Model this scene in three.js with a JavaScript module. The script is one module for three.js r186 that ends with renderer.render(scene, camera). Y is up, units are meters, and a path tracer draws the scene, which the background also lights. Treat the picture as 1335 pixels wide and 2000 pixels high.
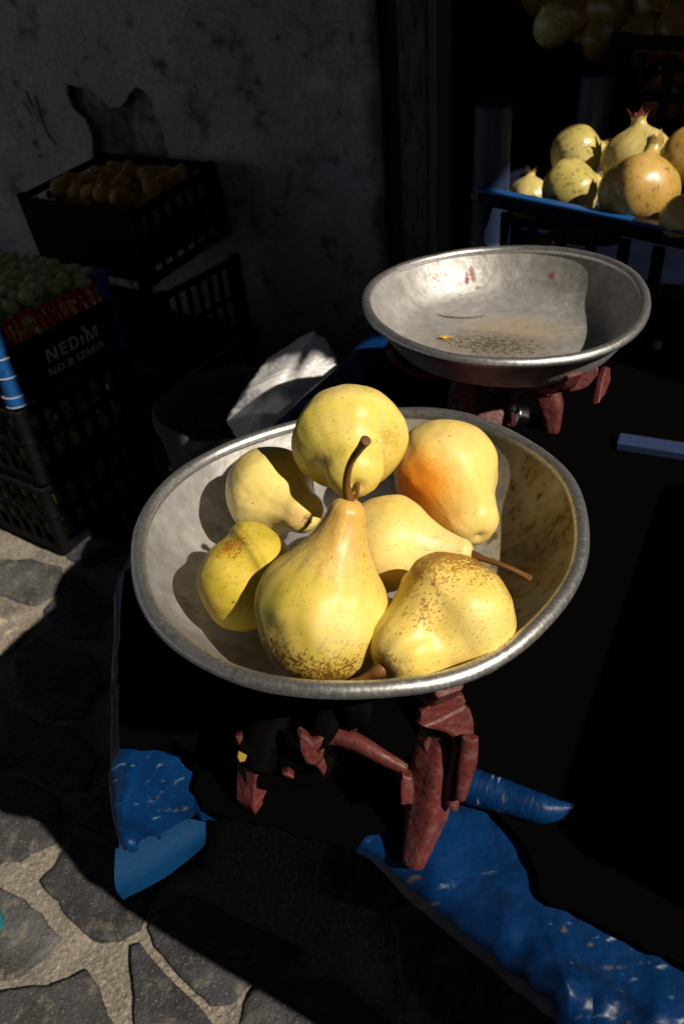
import * as THREE from 'three';
import { ImprovedNoise } from 'three/addons/math/ImprovedNoise.js';
import { mergeGeometries, mergeVertices, toCreasedNormals } from 'three/addons/utils/BufferGeometryUtils.js';
import { RoundedBoxGeometry } from 'three/addons/geometries/RoundedBoxGeometry.js';

const V3 = THREE.Vector3;
const scene = new THREE.Scene();

// ---------- camera ----------
const camera = new THREE.PerspectiveCamera(66, 683 / 1024, 0.02, 120);
const EYE = new V3(0, 1.4, 0), PITCH = 37 * Math.PI / 180, ROLL = 5.5 * Math.PI / 180;
const FWD = new V3(0, -Math.sin(PITCH), -Math.cos(PITCH));
const UP0 = new V3(0, Math.cos(PITCH), -Math.sin(PITCH)), RT0 = new V3(1, 0, 0);
const CUP = UP0.clone().multiplyScalar(Math.cos(ROLL)).addScaledVector(RT0, Math.sin(ROLL));
const CRT = RT0.clone().multiplyScalar(Math.cos(ROLL)).addScaledVector(UP0, -Math.sin(ROLL));
camera.position.copy(EYE);
camera.up.copy(CUP);
camera.lookAt(EYE.clone().add(FWD));
camera.focus = 0.55;
camera.userData.fStop = 13;
scene.add(camera);

// ---------- sky and sun ----------
{
  const w = 128, h = 64, d = new Float32Array(w * h * 4);
  for (let j = 0; j < h; j++) for (let i = 0; i < w; i++) {
    const el = Math.max(0, (j + 0.5) / h - 0.5) * 2, k = Math.pow(1 - el, 2.5), o = 4 * (j * w + i);
    d[o] = 0.120 + 0.145 * k; d[o + 1] = 0.152 + 0.142 * k; d[o + 2] = 0.205 + 0.125 * k; d[o + 3] = 1;
  }
  const t = new THREE.DataTexture(d, w, h, THREE.RGBAFormat, THREE.FloatType);
  t.mapping = THREE.EquirectangularReflectionMapping; t.magFilter = t.minFilter = THREE.LinearFilter; t.needsUpdate = true;
  scene.background = t; scene.environment = t;
}
const SUN = new V3(0.82, 1, 0.735).normalize();
const sun = new THREE.DirectionalLight(0xfff2de, 4.8);
sun.position.copy(SUN).multiplyScalar(12); sun.target.position.set(0, 0.8, -0.8); sun.position.add(sun.target.position);
sun.castShadow = true; sun.shadow.mapSize.set(4096, 4096); sun.shadow.radius = 1;
Object.assign(sun.shadow.camera, { left: -4, right: 4, top: 4, bottom: -4, near: 1, far: 30 });
scene.add(sun, sun.target);

const renderer = new THREE.WebGLRenderer({ antialias: true });
renderer.setSize(683, 1024);
renderer.toneMapping = THREE.LinearToneMapping;
renderer.toneMappingExposure = 1.1;
renderer.shadowMap.enabled = true;

// ---------- helpers ----------
function mulberry(a) { return () => { a |= 0; a = a + 0x6D2B79F5 | 0; let t = Math.imul(a ^ a >>> 15, 1 | a); t = t + Math.imul(t ^ t >>> 7, 61 | t) ^ t; return ((t ^ t >>> 14) >>> 0) / 4294967296; }; }
const IN = new ImprovedNoise();
const noise = (x, y, z) => IN.noise(x + 31.7, y + 17.3, z + 5.1);
function fbm(x, y, z, o = 4) { let s = 0, a = 0.5, f = 1; for (let i = 0; i < o; i++) { s += a * noise(x * f, y * f, z * f + i * 7.7); a *= 0.5; f *= 2.03; } return s; }
const clamp = (x, a = 0, b = 1) => Math.min(b, Math.max(a, x));
const sst = (a, b, x) => { const t = clamp((x - a) / (b - a)); return t * t * (3 - 2 * t); };
const mix = (a, b, t) => a + (b - a) * t;
const mix3 = (a, b, t) => [mix(a[0], b[0], t), mix(a[1], b[1], t), mix(a[2], b[2], t)];
const FOCAL = 1000 / Math.tan(33 * Math.PI / 180);
// a spot seen at (x, y) of the 1335 x 2000 photograph, at a depth, a height or on a plane
const ray = (x, y) => FWD.clone().addScaledVector(CRT, (x - 667.5) / FOCAL).addScaledVector(CUP, -(y - 1000) / FOCAL);
const atZ = (x, y, z) => EYE.clone().addScaledVector(ray(x, y), z);
const atY = (x, y, Y) => { const r = ray(x, y); return EYE.clone().addScaledVector(r, (Y - EYE.y) / r.y); };
const atPlane = (x, y, p, n) => { const r = ray(x, y); return EYE.clone().addScaledVector(r, p.clone().sub(EYE).dot(n) / r.dot(n)); };

const used = {};
function numbered(n) { const k = used[n] = (used[n] ?? -1) + 1; return k ? n + '_' + String(k).padStart(3, '0') : n; }
function mesh(name, geo, mat, parent) {
  const m = new THREE.Mesh(geo, mat); m.castShadow = m.receiveShadow = true;
  m.name = parent ? name : numbered(name); (parent ?? scene).add(m); return m;
}
function thing(name, label, category, pos, group) {
  const o = new THREE.Group(); o.name = numbered(name); if (pos) o.position.copy(pos);
  o.userData = { label, category }; if (group) o.userData.group = group; scene.add(o); return o;
}
function copyOf(o, label, group) { const c = o.clone(); c.name = numbered(o.name.replace(/_\d+$/, '')); c.userData = { ...o.userData }; if (label) c.userData.label = label; if (group) c.userData.group = group; scene.add(c); return c; }

function grid(nu, nv, f, uvf, closed = true) {
  const pos = [], uv = [], idx = [];
  for (let j = 0; j <= nv; j++) for (let i = 0; i <= nu; i++) {
    const u = i / nu, v = j / nv, p = f(closed && i === nu ? 0 : u, v); pos.push(p[0], p[1], p[2]);
    const t = uvf ? uvf(u, v, p) : [u, v]; uv.push(t[0], t[1]);
  }
  for (let j = 0; j < nv; j++) for (let i = 0; i < nu; i++) { const a = j * (nu + 1) + i, b = a + 1, c = a + nu + 1, d = c + 1; idx.push(a, b, d, a, d, c); }
  const g = new THREE.BufferGeometry();
  g.setAttribute('position', new THREE.Float32BufferAttribute(pos, 3)); g.setAttribute('uv', new THREE.Float32BufferAttribute(uv, 2)); g.setIndex(idx);
  g.computeVertexNormals();
  if (closed) {
    const n = g.attributes.normal;
    for (let j = 0; j <= nv; j++) { const a = j * (nu + 1), b = a + nu, s = new V3(n.getX(a) + n.getX(b), n.getY(a) + n.getY(b), n.getZ(a) + n.getZ(b)).normalize(); n.setXYZ(a, s.x, s.y, s.z); n.setXYZ(b, s.x, s.y, s.z); }
  }
  return g;
}
// a tapered tube through points, with closed ends; radii may be numbers or [across, deep]
function sweep(pts, radii, seg = 12, n = 24, side, square = false) {
  const c = new THREE.CatmullRomCurve3(pts, false, 'centripetal'), rows = [];
  const rad = (t) => { const x = t * (radii.length - 1), i = Math.min(radii.length - 2, Math.floor(x)), k = x - i, A = [].concat(radii[i]), B = [].concat(radii[i + 1]); return [mix(A[0], B[0], k), mix(A[1] ?? A[0], B[1] ?? B[0], k)]; };
  const L = c.getLength();
  let sd = side ? side.clone() : null;
  for (let j = 0; j <= n; j++) {
    const t = j / n, p = c.getPoint(t), T = c.getTangent(t);
    if (!sd) sd = Math.abs(T.y) < 0.9 ? new V3(0, 1, 0).cross(T) : new V3(1, 0, 0).cross(T);
    sd = sd.clone().addScaledVector(T, -sd.dot(T)).normalize();
    rows.push({ p, a: sd, b: T.clone().cross(sd).normalize(), r: rad(t), t });
  }
  const ringF = (row, u, k) => {
    let cx = Math.cos(u * 2 * Math.PI), cy = Math.sin(u * 2 * Math.PI);
    if (square) { const m = Math.pow(Math.pow(Math.abs(cx), 8) + Math.pow(Math.abs(cy), 8), 1 / 8); cx /= m; cy /= m; }
    return row.p.clone().addScaledVector(row.a, cx * row.r[0] * k).addScaledVector(row.b, cy * row.r[1] * k).toArray();
  };
  const all = [[rows[0], 0.001], [rows[0], 0.8], ...rows.map((r) => [r, 1]), [rows[n], 0.8], [rows[n], 0.001]];
  const ptsN = all.length - 1;
  return grid(seg, ptsN, (u, v) => { const [r, k] = all[Math.round(v * ptsN)]; return ringF(r, u, k); }, (u, v) => [u * 6.28 * rows[0].r[0], v * L]);
}
// an outline standing on a plane of the place, extruded away from the viewer
function traced(px, P0, N, thick, bevel = 0.0015, jit = 0, origin = new V3()) {
  N = N.clone().normalize();
  const ex = new V3(0, 1, 0).cross(N).normalize(), ey = N.clone().cross(ex);
  let q = px.map(([x, y]) => { const p = atPlane(x, y, P0, N).sub(P0); return new THREE.Vector2(p.dot(ex), p.dot(ey)); });
  if (THREE.ShapeUtils.isClockWise(q)) q.reverse();
  const g = new THREE.ExtrudeGeometry(new THREE.Shape(q), { depth: thick - 2 * bevel, bevelEnabled: bevel > 0, bevelThickness: bevel, bevelSize: bevel, bevelOffset: -bevel, bevelSegments: 2, curveSegments: 4 });
  g.translate(0, 0, -thick + bevel);
  g.applyMatrix4(new THREE.Matrix4().makeBasis(ex, ey, N).setPosition(P0.clone().sub(origin)));
  return g;
}
const box = (w, h, d, r = 0.003) => new RoundedBoxGeometry(w, h, d, 2, Math.min(r, w / 2.01, h / 2.01, d / 2.01));
const toCam = (p) => EYE.clone().sub(p).normalize();

const enc = (x) => { x = clamp(x); return Math.round(255 * (x <= 0.0031308 ? 12.92 * x : 1.055 * Math.pow(x, 1 / 2.4) - 0.055)); };
function colorTex(w, h, f, rep = false) {         // f gives linear colour
  const d = new Uint8Array(w * h * 4);
  for (let j = 0; j < h; j++) for (let i = 0; i < w; i++) { const c = f((i + 0.5) / w, (j + 0.5) / h, i, j), o = 4 * (j * w + i); d[o] = enc(c[0]); d[o + 1] = enc(c[1]); d[o + 2] = enc(c[2]); d[o + 3] = 255; }
  const t = new THREE.DataTexture(d, w, h); t.colorSpace = THREE.SRGBColorSpace; t.magFilter = t.minFilter = THREE.LinearFilter;
  if (rep) t.wrapS = t.wrapT = THREE.RepeatWrapping; t.needsUpdate = true; return t;
}
function dataTex(w, h, f, rep = false) {          // f gives a value 0..1 (or [g, b] as roughness, metalness)
  const d = new Uint8Array(w * h * 4);
  for (let j = 0; j < h; j++) for (let i = 0; i < w; i++) { const c = f((i + 0.5) / w, (j + 0.5) / h, i, j), o = 4 * (j * w + i), a = Array.isArray(c) ? c : [c, c]; d[o] = d[o + 1] = Math.round(255 * clamp(a[0])); d[o + 2] = Math.round(255 * clamp(a[1])); d[o + 3] = 255; }
  const t = new THREE.DataTexture(d, w, h); t.magFilter = t.minFilter = THREE.LinearFilter;
  if (rep) t.wrapS = t.wrapT = THREE.RepeatWrapping; t.needsUpdate = true; return t;
}
const std = (c, r = 0.8, x = {}) => new THREE.MeshStandardMaterial({ color: Array.isArray(c) ? new THREE.Color().setRGB(...c) : c, roughness: r, ...x });
const phys = (c, r, x = {}) => new THREE.MeshPhysicalMaterial({ color: new THREE.Color().setRGB(...c), roughness: r, ...x });
// noise that repeats over the unit square
function pn(x, y, p, s) {                          // gradient noise of whole period p
  const xi = Math.floor(x), yi = Math.floor(y), fx = x - xi, fy = y - yi, u = fx * fx * fx * (fx * (fx * 6 - 15) + 10), v = fy * fy * fy * (fy * (fy * 6 - 15) + 10);
  const g = (i, j, dx, dy) => { let h = Math.imul(((i % p) + p) % p + 1013 * s, 374761393) + Math.imul(((j % p) + p) % p, 668265263) | 0; h = Math.imul(h ^ h >>> 13, 1274126177); h ^= h >>> 16; const a = (h & 1023) * 0.006135923; return Math.cos(a) * dx + Math.sin(a) * dy; };
  return 1.35 * mix(mix(g(xi, yi, fx, fy), g(xi + 1, yi, fx - 1, fy), u), mix(g(xi, yi + 1, fx, fy - 1), g(xi + 1, yi + 1, fx - 1, fy - 1), u), v);
}
function tn(u, v, f, s, o = 3) { let r = 0, a = 0.5; f = Math.max(1, Math.round(f)); for (let i = 0; i < o; i++) { r += a * pn(u * f, v * f, f, s + i * 17); a *= 0.5; f *= 2; } return r; }

// stall directions: U runs along the front of the stall, W away from the viewer along its left edge
const U = new V3(0.86, 0, 0.51).normalize(), W = new V3(0.51, 0, -0.86).normalize();

// ======================================================================= GROUND
{
  const dirt = colorTex(512, 512, (u, v) => { const n = tn(u, v, 9, 1, 5), k = 0.13 + 0.09 * n; return [k * 1.08, k, k * 0.88]; }, true);
  dirt.repeat.set(40, 40);
  const gm = std([1, 1, 1], 0.95, { map: dirt });
  const g = mesh('ground', new THREE.PlaneGeometry(160, 160).rotateX(-Math.PI / 2).translate(0, -0.03, 0), gm); g.userData.kind = 'structure';
}
{
  const pav = new THREE.Group(); pav.name = 'pavement'; pav.userData.kind = 'structure'; scene.add(pav);
  // mortar bed: a sandy uneven sheet with grit and pits
  const mortC = colorTex(1024, 1024, (u, v) => {
    const n = tn(u, v, 7, 3, 4), f = tn(u, v, 70, 9, 3), g = tn(u, v, 150, 4, 2);
    let c = mix3([0.23, 0.205, 0.17], [0.145, 0.13, 0.11], clamp(0.5 + n * 1.5));
    c = mix3(c, [0.32, 0.28, 0.22], sst(0.12, 0.35, f)); c = mix3(c, [0.09, 0.075, 0.06], sst(0.2, 0.4, -f));
    c = mix3(c, [0.28, 0.27, 0.25], sst(0.2, 0.4, g)); return c;
  }, true);
  const mortB = dataTex(1024, 1024, (u, v) => 0.5 + 0.6 * tn(u, v, 60, 9, 4) + 0.4 * tn(u, v, 150, 4, 2), true);
  const bed = new THREE.PlaneGeometry(4, 4, 200, 200).rotateX(-Math.PI / 2), P = bed.attributes.position, uv = bed.attributes.uv;
  for (let i = 0; i < P.count; i++) { const x = P.getX(i) - 0.7, z = P.getZ(i) - 1.4; P.setXYZ(i, x, 0.012 * fbm(x * 9, z * 9, 0, 4) + 0.004 * noise(x * 60, z * 60, 3), z); uv.setXY(i, x * 1.6, z * 1.6); }
  bed.computeVertexNormals();
  mesh('mortar_bed', bed, std([1, 1, 1], 0.95, { map: mortC, bumpMap: mortB, bumpScale: 0.004 }), pav);
  // stones
  const stoneTex = (s, tint, spots) => ({
    map: colorTex(512, 512, (u, v) => {
      const n = tn(u, v, 5, s, 4), f = tn(u, v, 60, s + 2, 3), g = tn(u, v, 110, s + 5, 2), k = 0.75 + 0.9 * n + 0.35 * f;
      let c = tint.map((x) => x * k); c = mix3(c, [0.30, 0.28, 0.26], 0.8 * sst(0.27, 0.4, g)); c = mix3(c, [0.28, 0.25, 0.2], spots * sst(0.05, 0.4, tn(u, v, 14, s + 8, 4))); return c;
    }, true),
    bumpMap: dataTex(512, 512, (u, v) => 0.5 + 0.5 * tn(u, v, 30, s, 5) + 0.35 * tn(u, v, 110, s + 5, 2), true), bumpScale: 0.004,
  });
  const texs = [stoneTex(1, [0.044, 0.044, 0.051], 0.2), stoneTex(4, [0.052, 0.051, 0.055], 0.25), stoneTex(7, [0.08, 0.081, 0.083], 0.35)];
  const mats = texs.map((t) => std([1, 1, 1], 0.78, t));
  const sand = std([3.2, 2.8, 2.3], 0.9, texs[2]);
  const rnd = mulberry(11);
  function stone(poly, mat, h) {                      // poly in world x, z
    let q = poly.map((p) => p.clone()); if (THREE.ShapeUtils.isClockWise(q)) q.reverse();
    const r = [];                                     // wavering outline with rounded corners
    q.forEach((a, i) => { const b = q[(i + 1) % q.length], n = Math.max(2, Math.round(a.distanceTo(b) / 0.022)); for (let k = 0; k < n; k++) { const t = k / n, p = a.clone().lerp(b, t); p.x += 0.006 * noise(p.x * 25, p.y * 25, 1) + 0.002 * noise(p.x * 90, p.y * 90, 2); p.y += 0.006 * noise(p.x * 25, p.y * 25, 4) + 0.002 * noise(p.x * 90, p.y * 90, 6); r.push(p); } });
    for (let it = 0; it < 0; it++) { const s = r.map((p, i) => p.clone().multiplyScalar(2).add(r[(i + 1) % r.length]).add(r[(i + r.length - 1) % r.length]).multiplyScalar(0.25)); s.forEach((p, i) => r[i].copy(p)); }
    const c = r.reduce((s, p) => s.add(p), new THREE.Vector2()).multiplyScalar(1 / r.length);
    const ks = [0, 0.35, 0.7, 0.9, 0.965, 1, 1.01], ys = [0, 0, -0.0005, -0.001, -0.002, -0.006, -0.03], tilt = [rnd() - 0.5, rnd() - 0.5];
    const g = grid(r.length, ks.length - 1, (u, v) => {
      const p = r[Math.round(u * r.length) % r.length], j = Math.round(v * (ks.length - 1)), k = 1 - ks[j];
      const x = mix(p.x, c.x, k), z = mix(p.y, c.y, k);
      return [x, h + ys[j] + 0.003 * noise(x * 14, z * 14, 9) + 0.02 * (tilt[0] * (x - c.x) + tilt[1] * (z - c.y)), z];
    }, (u, v, p) => [p[0] * 2.1 + 0.37 * c.x, p[2] * 2.1]);
    mesh('paving_stone', g, mat, pav);
  }
  const T = [
    [[[135, 1633], [165, 1640], [225, 1655], [330, 1715], [292, 1762], [272, 1812], [232, 1832], [195, 1838], [160, 1815], [110, 1760], [75, 1722], [100, 1690]], 0],
    [[[285, 1808], [305, 1775], [360, 1740], [470, 1790], [590, 1850], [540, 1890], [488, 1905], [457, 1958], [412, 1960], [365, 1920], [300, 1846]], 0],
    [[[254, 1842], [270, 1840], [305, 1880], [360, 1940], [418, 1998], [440, 2100], [265, 2110], [260, 1998], [257, 1915]], 0],
    [[[-20, 1938], [91, 1920], [165, 1893], [188, 1925], [216, 1998], [236, 2090], [60, 2120], [-130, 2060], [-130, 1970]], 1],
    [[[-10, 1724], [48, 1757], [120, 1825], [96, 1858], [48, 1892], [0, 1911], [-160, 1910], [-170, 1760]], 2],
    [[[-10, 1681], [40, 1676], [100, 1647], [126, 1622], [118, 1560], [40, 1510], [-80, 1530], [-130, 1640]], 1],
    [[[462, 2005], [474, 1957], [500, 1920], [640, 1900], [760, 1990], [700, 2100], [480, 2110]], 0],
    [[[-40, 1084], [29, 1092], [60, 1090], [118, 1106], [128, 1138], [70, 1178], [35, 1172], [10, 1160], [-20, 1154], [-60, 1120]], 2],
    [[[-50, 1158], [5, 1168], [42, 1186], [66, 1206], [52, 1240], [8, 1276], [-60, 1280]], 3],
    [[[145, 1120], [180, 1145], [200, 1190], [190, 1250], [120, 1240], [84, 1205], [84, 1188]], 1],
    [[[20, 1285], [70, 1240], [120, 1262], [180, 1275], [205, 1330], [160, 1400], [90, 1400], [30, 1350]], 0],
    [[[-60, 1390], [10, 1370], [80, 1412], [150, 1420], [190, 1480], [170, 1545], [110, 1535], [40, 1490], [-60, 1500]], 1],
    [[[150, 1600], [150, 1560], [185, 1545], [215, 1490], [330, 1500], [400, 1600], [390, 1690], [345, 1700], [240, 1645]], 0],
  ];
  const done = [];
  for (const [px, m] of T) { const q = px.map(([x, y]) => { const p = atY(x, y, 0.012); return new THREE.Vector2(p.x, p.z); }); done.push(q); stone(q, m === 3 ? sand : mats[m], 0.012); }
  // the rest of the paving: irregular cells
  const S = 0.21, seeds = [];
  for (let i = -10; i <= 5; i++) for (let j = -17; j <= 1; j++) seeds.push(new THREE.Vector2((i + 0.5 * (j & 1) + 0.62 * (rnd() - 0.5)) * S, (j + 0.62 * (rnd() - 0.5)) * S));
  const inside = (p, q) => { let c = false; for (let i = 0, j = q.length - 1; i < q.length; j = i++) if ((q[i].y > p.y) !== (q[j].y > p.y) && p.x < (q[j].x - q[i].x) * (p.y - q[i].y) / (q[j].y - q[i].y) + q[i].x) c = !c; return c; };
  for (const a of seeds) {
    let poly = [[-1, -1], [1, -1], [1, 1], [-1, 1]].map(([x, y]) => new THREE.Vector2(a.x + x * S, a.y + y * S));
    for (const b of seeds) { if (a === b || a.distanceTo(b) > 3 * S) continue;
      const n = b.clone().sub(a), L = n.length(); n.divideScalar(L); const m = a.clone().addScaledVector(n, L / 2 - 0.009), out = [];
      for (let i = 0; i < poly.length; i++) { const p = poly[i], q = poly[(i + 1) % poly.length], dp = p.clone().sub(m).dot(n), dq = q.clone().sub(m).dot(n); if (dp <= 0) out.push(p); if (dp * dq < 0) out.push(p.clone().lerp(q, dp / (dp - dq))); }
      poly = out; if (poly.length < 3) break; }
    if (poly.length < 3) continue;
    const clash = done.some((q) => poly.some((p) => inside(p, q)) || q.some((p) => inside(p, poly)) || inside(a, q) || poly.some((p, i) => inside(p.clone().lerp(poly[(i + 1) % poly.length], 0.5), q)));
    if (!clash) stone(poly, mats[Math.floor(rnd() * 3)], 0.008 + 0.006 * rnd());
  }
}

// ======================================================================= WALL, DOOR POST, SHOP ROOM
const WP = new V3(-0.28, 0, -2.62), WN = new V3(-U.z, 0, U.x), WROT = -Math.atan2(U.z, U.x);
const toWall = (x, y, off = 0) => { const p = atPlane(x, y, WP.clone().addScaledVector(WN, off), WN).sub(WP); return new THREE.Vector2(p.dot(U), p.y); };
{
  const g = thing('plaster_wall', 'grey stained plaster wall with a fallen patch of plaster behind the crates', 'wall', WP); g.rotation.y = WROT;
  const X0 = -3.6, X1 = 0.572, H = 4.2;
  const sh = new THREE.Shape(); sh.moveTo(X0, 0);
  const rr = mulberry(5);
  for (let i = 0; i <= 60; i++) sh.lineTo(X1 + 0.012 * fbm(0, i * 0.55, 2, 3) - 0.010 * (i % 7 === 3) * rr(), i / 60 * H);
  sh.lineTo(X0, H);
  const k = 0.5243, hole = [[255, 310], [275, 318], [305, 328], [345, 340], [375, 360], [415, 402], [440, 398], [465, 392], [482, 352], [500, 332], [516, 326], [548, 345], [568, 368], [578, 420], [606, 468], [622, 540], [640, 620], [520, 680], [390, 690], [352, 610], [346, 500], [322, 440], [275, 400], [255, 350]].map(([x, y]) => toWall(x * k, y * k));
  const fine = []; hole.forEach((a, i) => { const b = hole[(i + 1) % hole.length]; for (let t = 0; t < 5; t++) { const p = a.clone().lerp(b, t / 5); p.x += 0.006 * noise(p.x * 60, p.y * 60, 1); p.y += 0.006 * noise(p.x * 60, p.y * 60, 5); fine.push(p); } });
  sh.holes.push(new THREE.Path(fine));
  const geo = new THREE.ExtrudeGeometry(sh, { depth: 0.004, bevelEnabled: true, bevelThickness: 0.003, bevelSize: 0.003, bevelOffset: -0.003, bevelSegments: 2 });
  const u = geo.attributes.uv, p = geo.attributes.position; for (let i = 0; i < p.count; i++) u.setXY(i, (p.getX(i) + 3.6) / 4.2, p.getY(i) / 4.2);
  const streak = [[[56, 180], [66, 205]], [[74, 188], [84, 225], [98, 262], [112, 279]]].map((l) => l.map(([x, y]) => toWall(x, y)));
  const N = 1600, map = colorTex(N, N, (a, b) => {
    const x = a * 4.2 - 3.6, y = b * 4.2;
    if (y > 1.6) { const q = 0.33 + 0.1 * fbm(x * 2, y * 2, 0, 3); return [q, q * 0.98, q * 0.98]; }
    const wx = x + 0.05 * noise(x * 6, y * 6, 2), wy = y + 0.05 * noise(x * 6, y * 6, 8);
    const big = fbm(wx * 1.7, wy * 1.7, 1, 4), med = fbm(wx * 6, wy * 6, 3, 5), sm = fbm(wx * 22, wy * 22, 5, 4), vs = fbm(x * 90, y * 90, 7, 2), hz = fbm(wx * 5, wy * 40, 11, 3);
    let c = mix3([0.74, 0.70, 0.69], [0.58, 0.555, 0.545], clamp(0.5 + big * 1.6));
    c = mix3(c, [0.42, 0.42, 0.475], 0.75 * sst(-0.7, 0.35, x + 0.5 * big + 0.3 * med));
    c = mix3(c, [0.22, 0.22, 0.25], 0.7 * sst(0.10, 0.45, med + 0.5 * sm + 0.10 * sst(-0.6, 0.4, x)));
    c = mix3(c, [0.12, 0.12, 0.145], 0.7 * sst(0.24, 0.46, sm + 0.6 * med + 0.35 * vs));
    c = mix3(c, [0.80, 0.76, 0.75], 0.55 * sst(0.1, 0.4, -med - 0.4 * sm)); c = mix3(c, [0.32, 0.32, 0.35], 0.5 * sst(0.2, 0.4, hz));
    c = c.map((q) => q * (1 + 0.35 * vs));
    const low = sst(0.62, 0.12, y + 0.25 * big + 0.12 * med); c = mix3(c, [0.045, 0.04, 0.036], 0.93 * low);  // dark base: grime, plus the weaker light there put into the colour
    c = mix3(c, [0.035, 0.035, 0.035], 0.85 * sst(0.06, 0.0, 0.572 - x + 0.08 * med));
    for (const l of streak) for (let i = 0; i + 1 < l.length; i++) { const A = l[i], B = l[i + 1], ab = B.clone().sub(A), q = new THREE.Vector2(x, y), t = clamp(q.clone().sub(A).dot(ab) / ab.lengthSq()), d = q.distanceTo(A.clone().addScaledVector(ab, t)); if (d < 0.012) c = mix3(c, [0.10, 0.045, 0.04], 0.8 * sst(0.009, 0.003, d + 0.004 * sm)); }
    return c;
  });
  const bump = dataTex(1024, 1024, (a, b) => { const x = a * 4.2, y = b * 4.2; return y > 1.6 ? 0.5 : 0.5 + 0.8 * fbm(x * 8, y * 8, 0, 4) + 0.25 * fbm(x * 60, y * 60, 0, 3); });
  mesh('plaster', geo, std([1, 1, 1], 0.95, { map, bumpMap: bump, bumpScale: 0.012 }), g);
  const mas = new THREE.PlaneGeometry(1.2, 0.9, 140, 110), mp = mas.attributes.position, col = [];
  for (let i = 0; i < mp.count; i++) {
    const x = mp.getX(i) - 0.25, y = mp.getY(i) + 0.85, q = 0.03 * fbm(x * 5, y * 5, 2, 4) + 0.012 * fbm(x * 25, y * 25, 4, 3); mp.setXYZ(i, x, y, -0.020 + 0.7 * q);
    const s = clamp(0.5 + 2.4 * fbm(x * 6, y * 6, 2, 4)), c = mix3([0.26, 0.22, 0.19], [0.62, 0.52, 0.43], s), d = clamp(0.75 + 1.2 * fbm(x * 30, y * 30, 9, 3)); col.push(c[0] * d, c[1] * d, c[2] * d);
  }
  mas.setAttribute('color', new THREE.Float32BufferAttribute(col, 3)); mas.computeVertexNormals();
  mesh('exposed_masonry', mas, std([1, 1, 1], 1, { vertexColors: true }), g);
  mesh('core', new THREE.BoxGeometry(4.16, H, 0.25).translate((X0 + X1) / 2 - 0.012, H / 2, -0.195), std([0.12, 0.105, 0.09], 1), g);
}
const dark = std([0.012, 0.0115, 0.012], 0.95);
{
  const c = WP.clone().addScaledVector(U, 0.70), g = thing('door_post', 'weathered grey door post with faded green right edge, right of the plaster wall', 'post', c); g.rotation.y = WROT;
  const tex = colorTex(256, 1024, (u, v) => { const n = fbm(u * 3, v * 26, 2, 4), f = fbm(u * 14, v * 60, 4, 3); let q = mix3([0.19, 0.18, 0.165], [0.07, 0.065, 0.06], clamp(0.5 + 1.8 * n)); q = mix3(q, [0.02, 0.018, 0.016], sst(0.12, 0.32, f + 0.3 * n)); return q; });
  const gp = new THREE.BoxGeometry(0.074, 3.2, 0.12, 6, 120, 2), a = gp.attributes.position; for (let i = 0; i < a.count; i++) a.setZ(i, a.getZ(i) + 0.006 * fbm(a.getX(i) * 30, a.getY(i) * 9, 3, 3)), a.setX(i, a.getX(i) + 0.005 * fbm(0, a.getY(i) * 8, a.getZ(i) * 20, 3));
  gp.computeVertexNormals(); mesh('jamb', gp.translate(-0.015, 1.6, 0), std([1, 1, 1], 0.95, { map: tex }), g);
  const ge = new THREE.BoxGeometry(0.024, 3.2, 0.10, 2, 100, 2), e = ge.attributes.position; for (let i = 0; i < e.count; i++) e.setX(i, e.getX(i) + 0.004 * fbm(2, e.getY(i) * 10, 0, 3));
  ge.computeVertexNormals(); mesh('painted_edge', ge.translate(0.036, 1.6, 0.004), std([0.14, 0.165, 0.15], 0.8), g);
}
{
  const g = thing('shop_room', 'dark open shop room behind the pomegranate crates', 'room', WP); g.rotation.y = WROT;
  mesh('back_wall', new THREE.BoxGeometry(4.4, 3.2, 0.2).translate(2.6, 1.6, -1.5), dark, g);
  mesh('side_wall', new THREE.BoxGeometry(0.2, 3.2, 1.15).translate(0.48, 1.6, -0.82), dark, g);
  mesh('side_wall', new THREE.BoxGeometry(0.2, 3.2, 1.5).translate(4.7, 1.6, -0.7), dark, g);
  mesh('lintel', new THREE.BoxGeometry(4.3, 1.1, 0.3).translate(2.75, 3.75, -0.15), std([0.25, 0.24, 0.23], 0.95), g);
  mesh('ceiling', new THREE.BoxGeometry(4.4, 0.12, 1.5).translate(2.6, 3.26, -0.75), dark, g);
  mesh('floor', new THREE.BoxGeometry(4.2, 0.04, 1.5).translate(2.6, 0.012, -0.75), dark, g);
  mesh('recess_board', new THREE.BoxGeometry(0.13, 3.2, 0.03).translate(0.61, 1.6, -0.16), dark, g);
}
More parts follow.
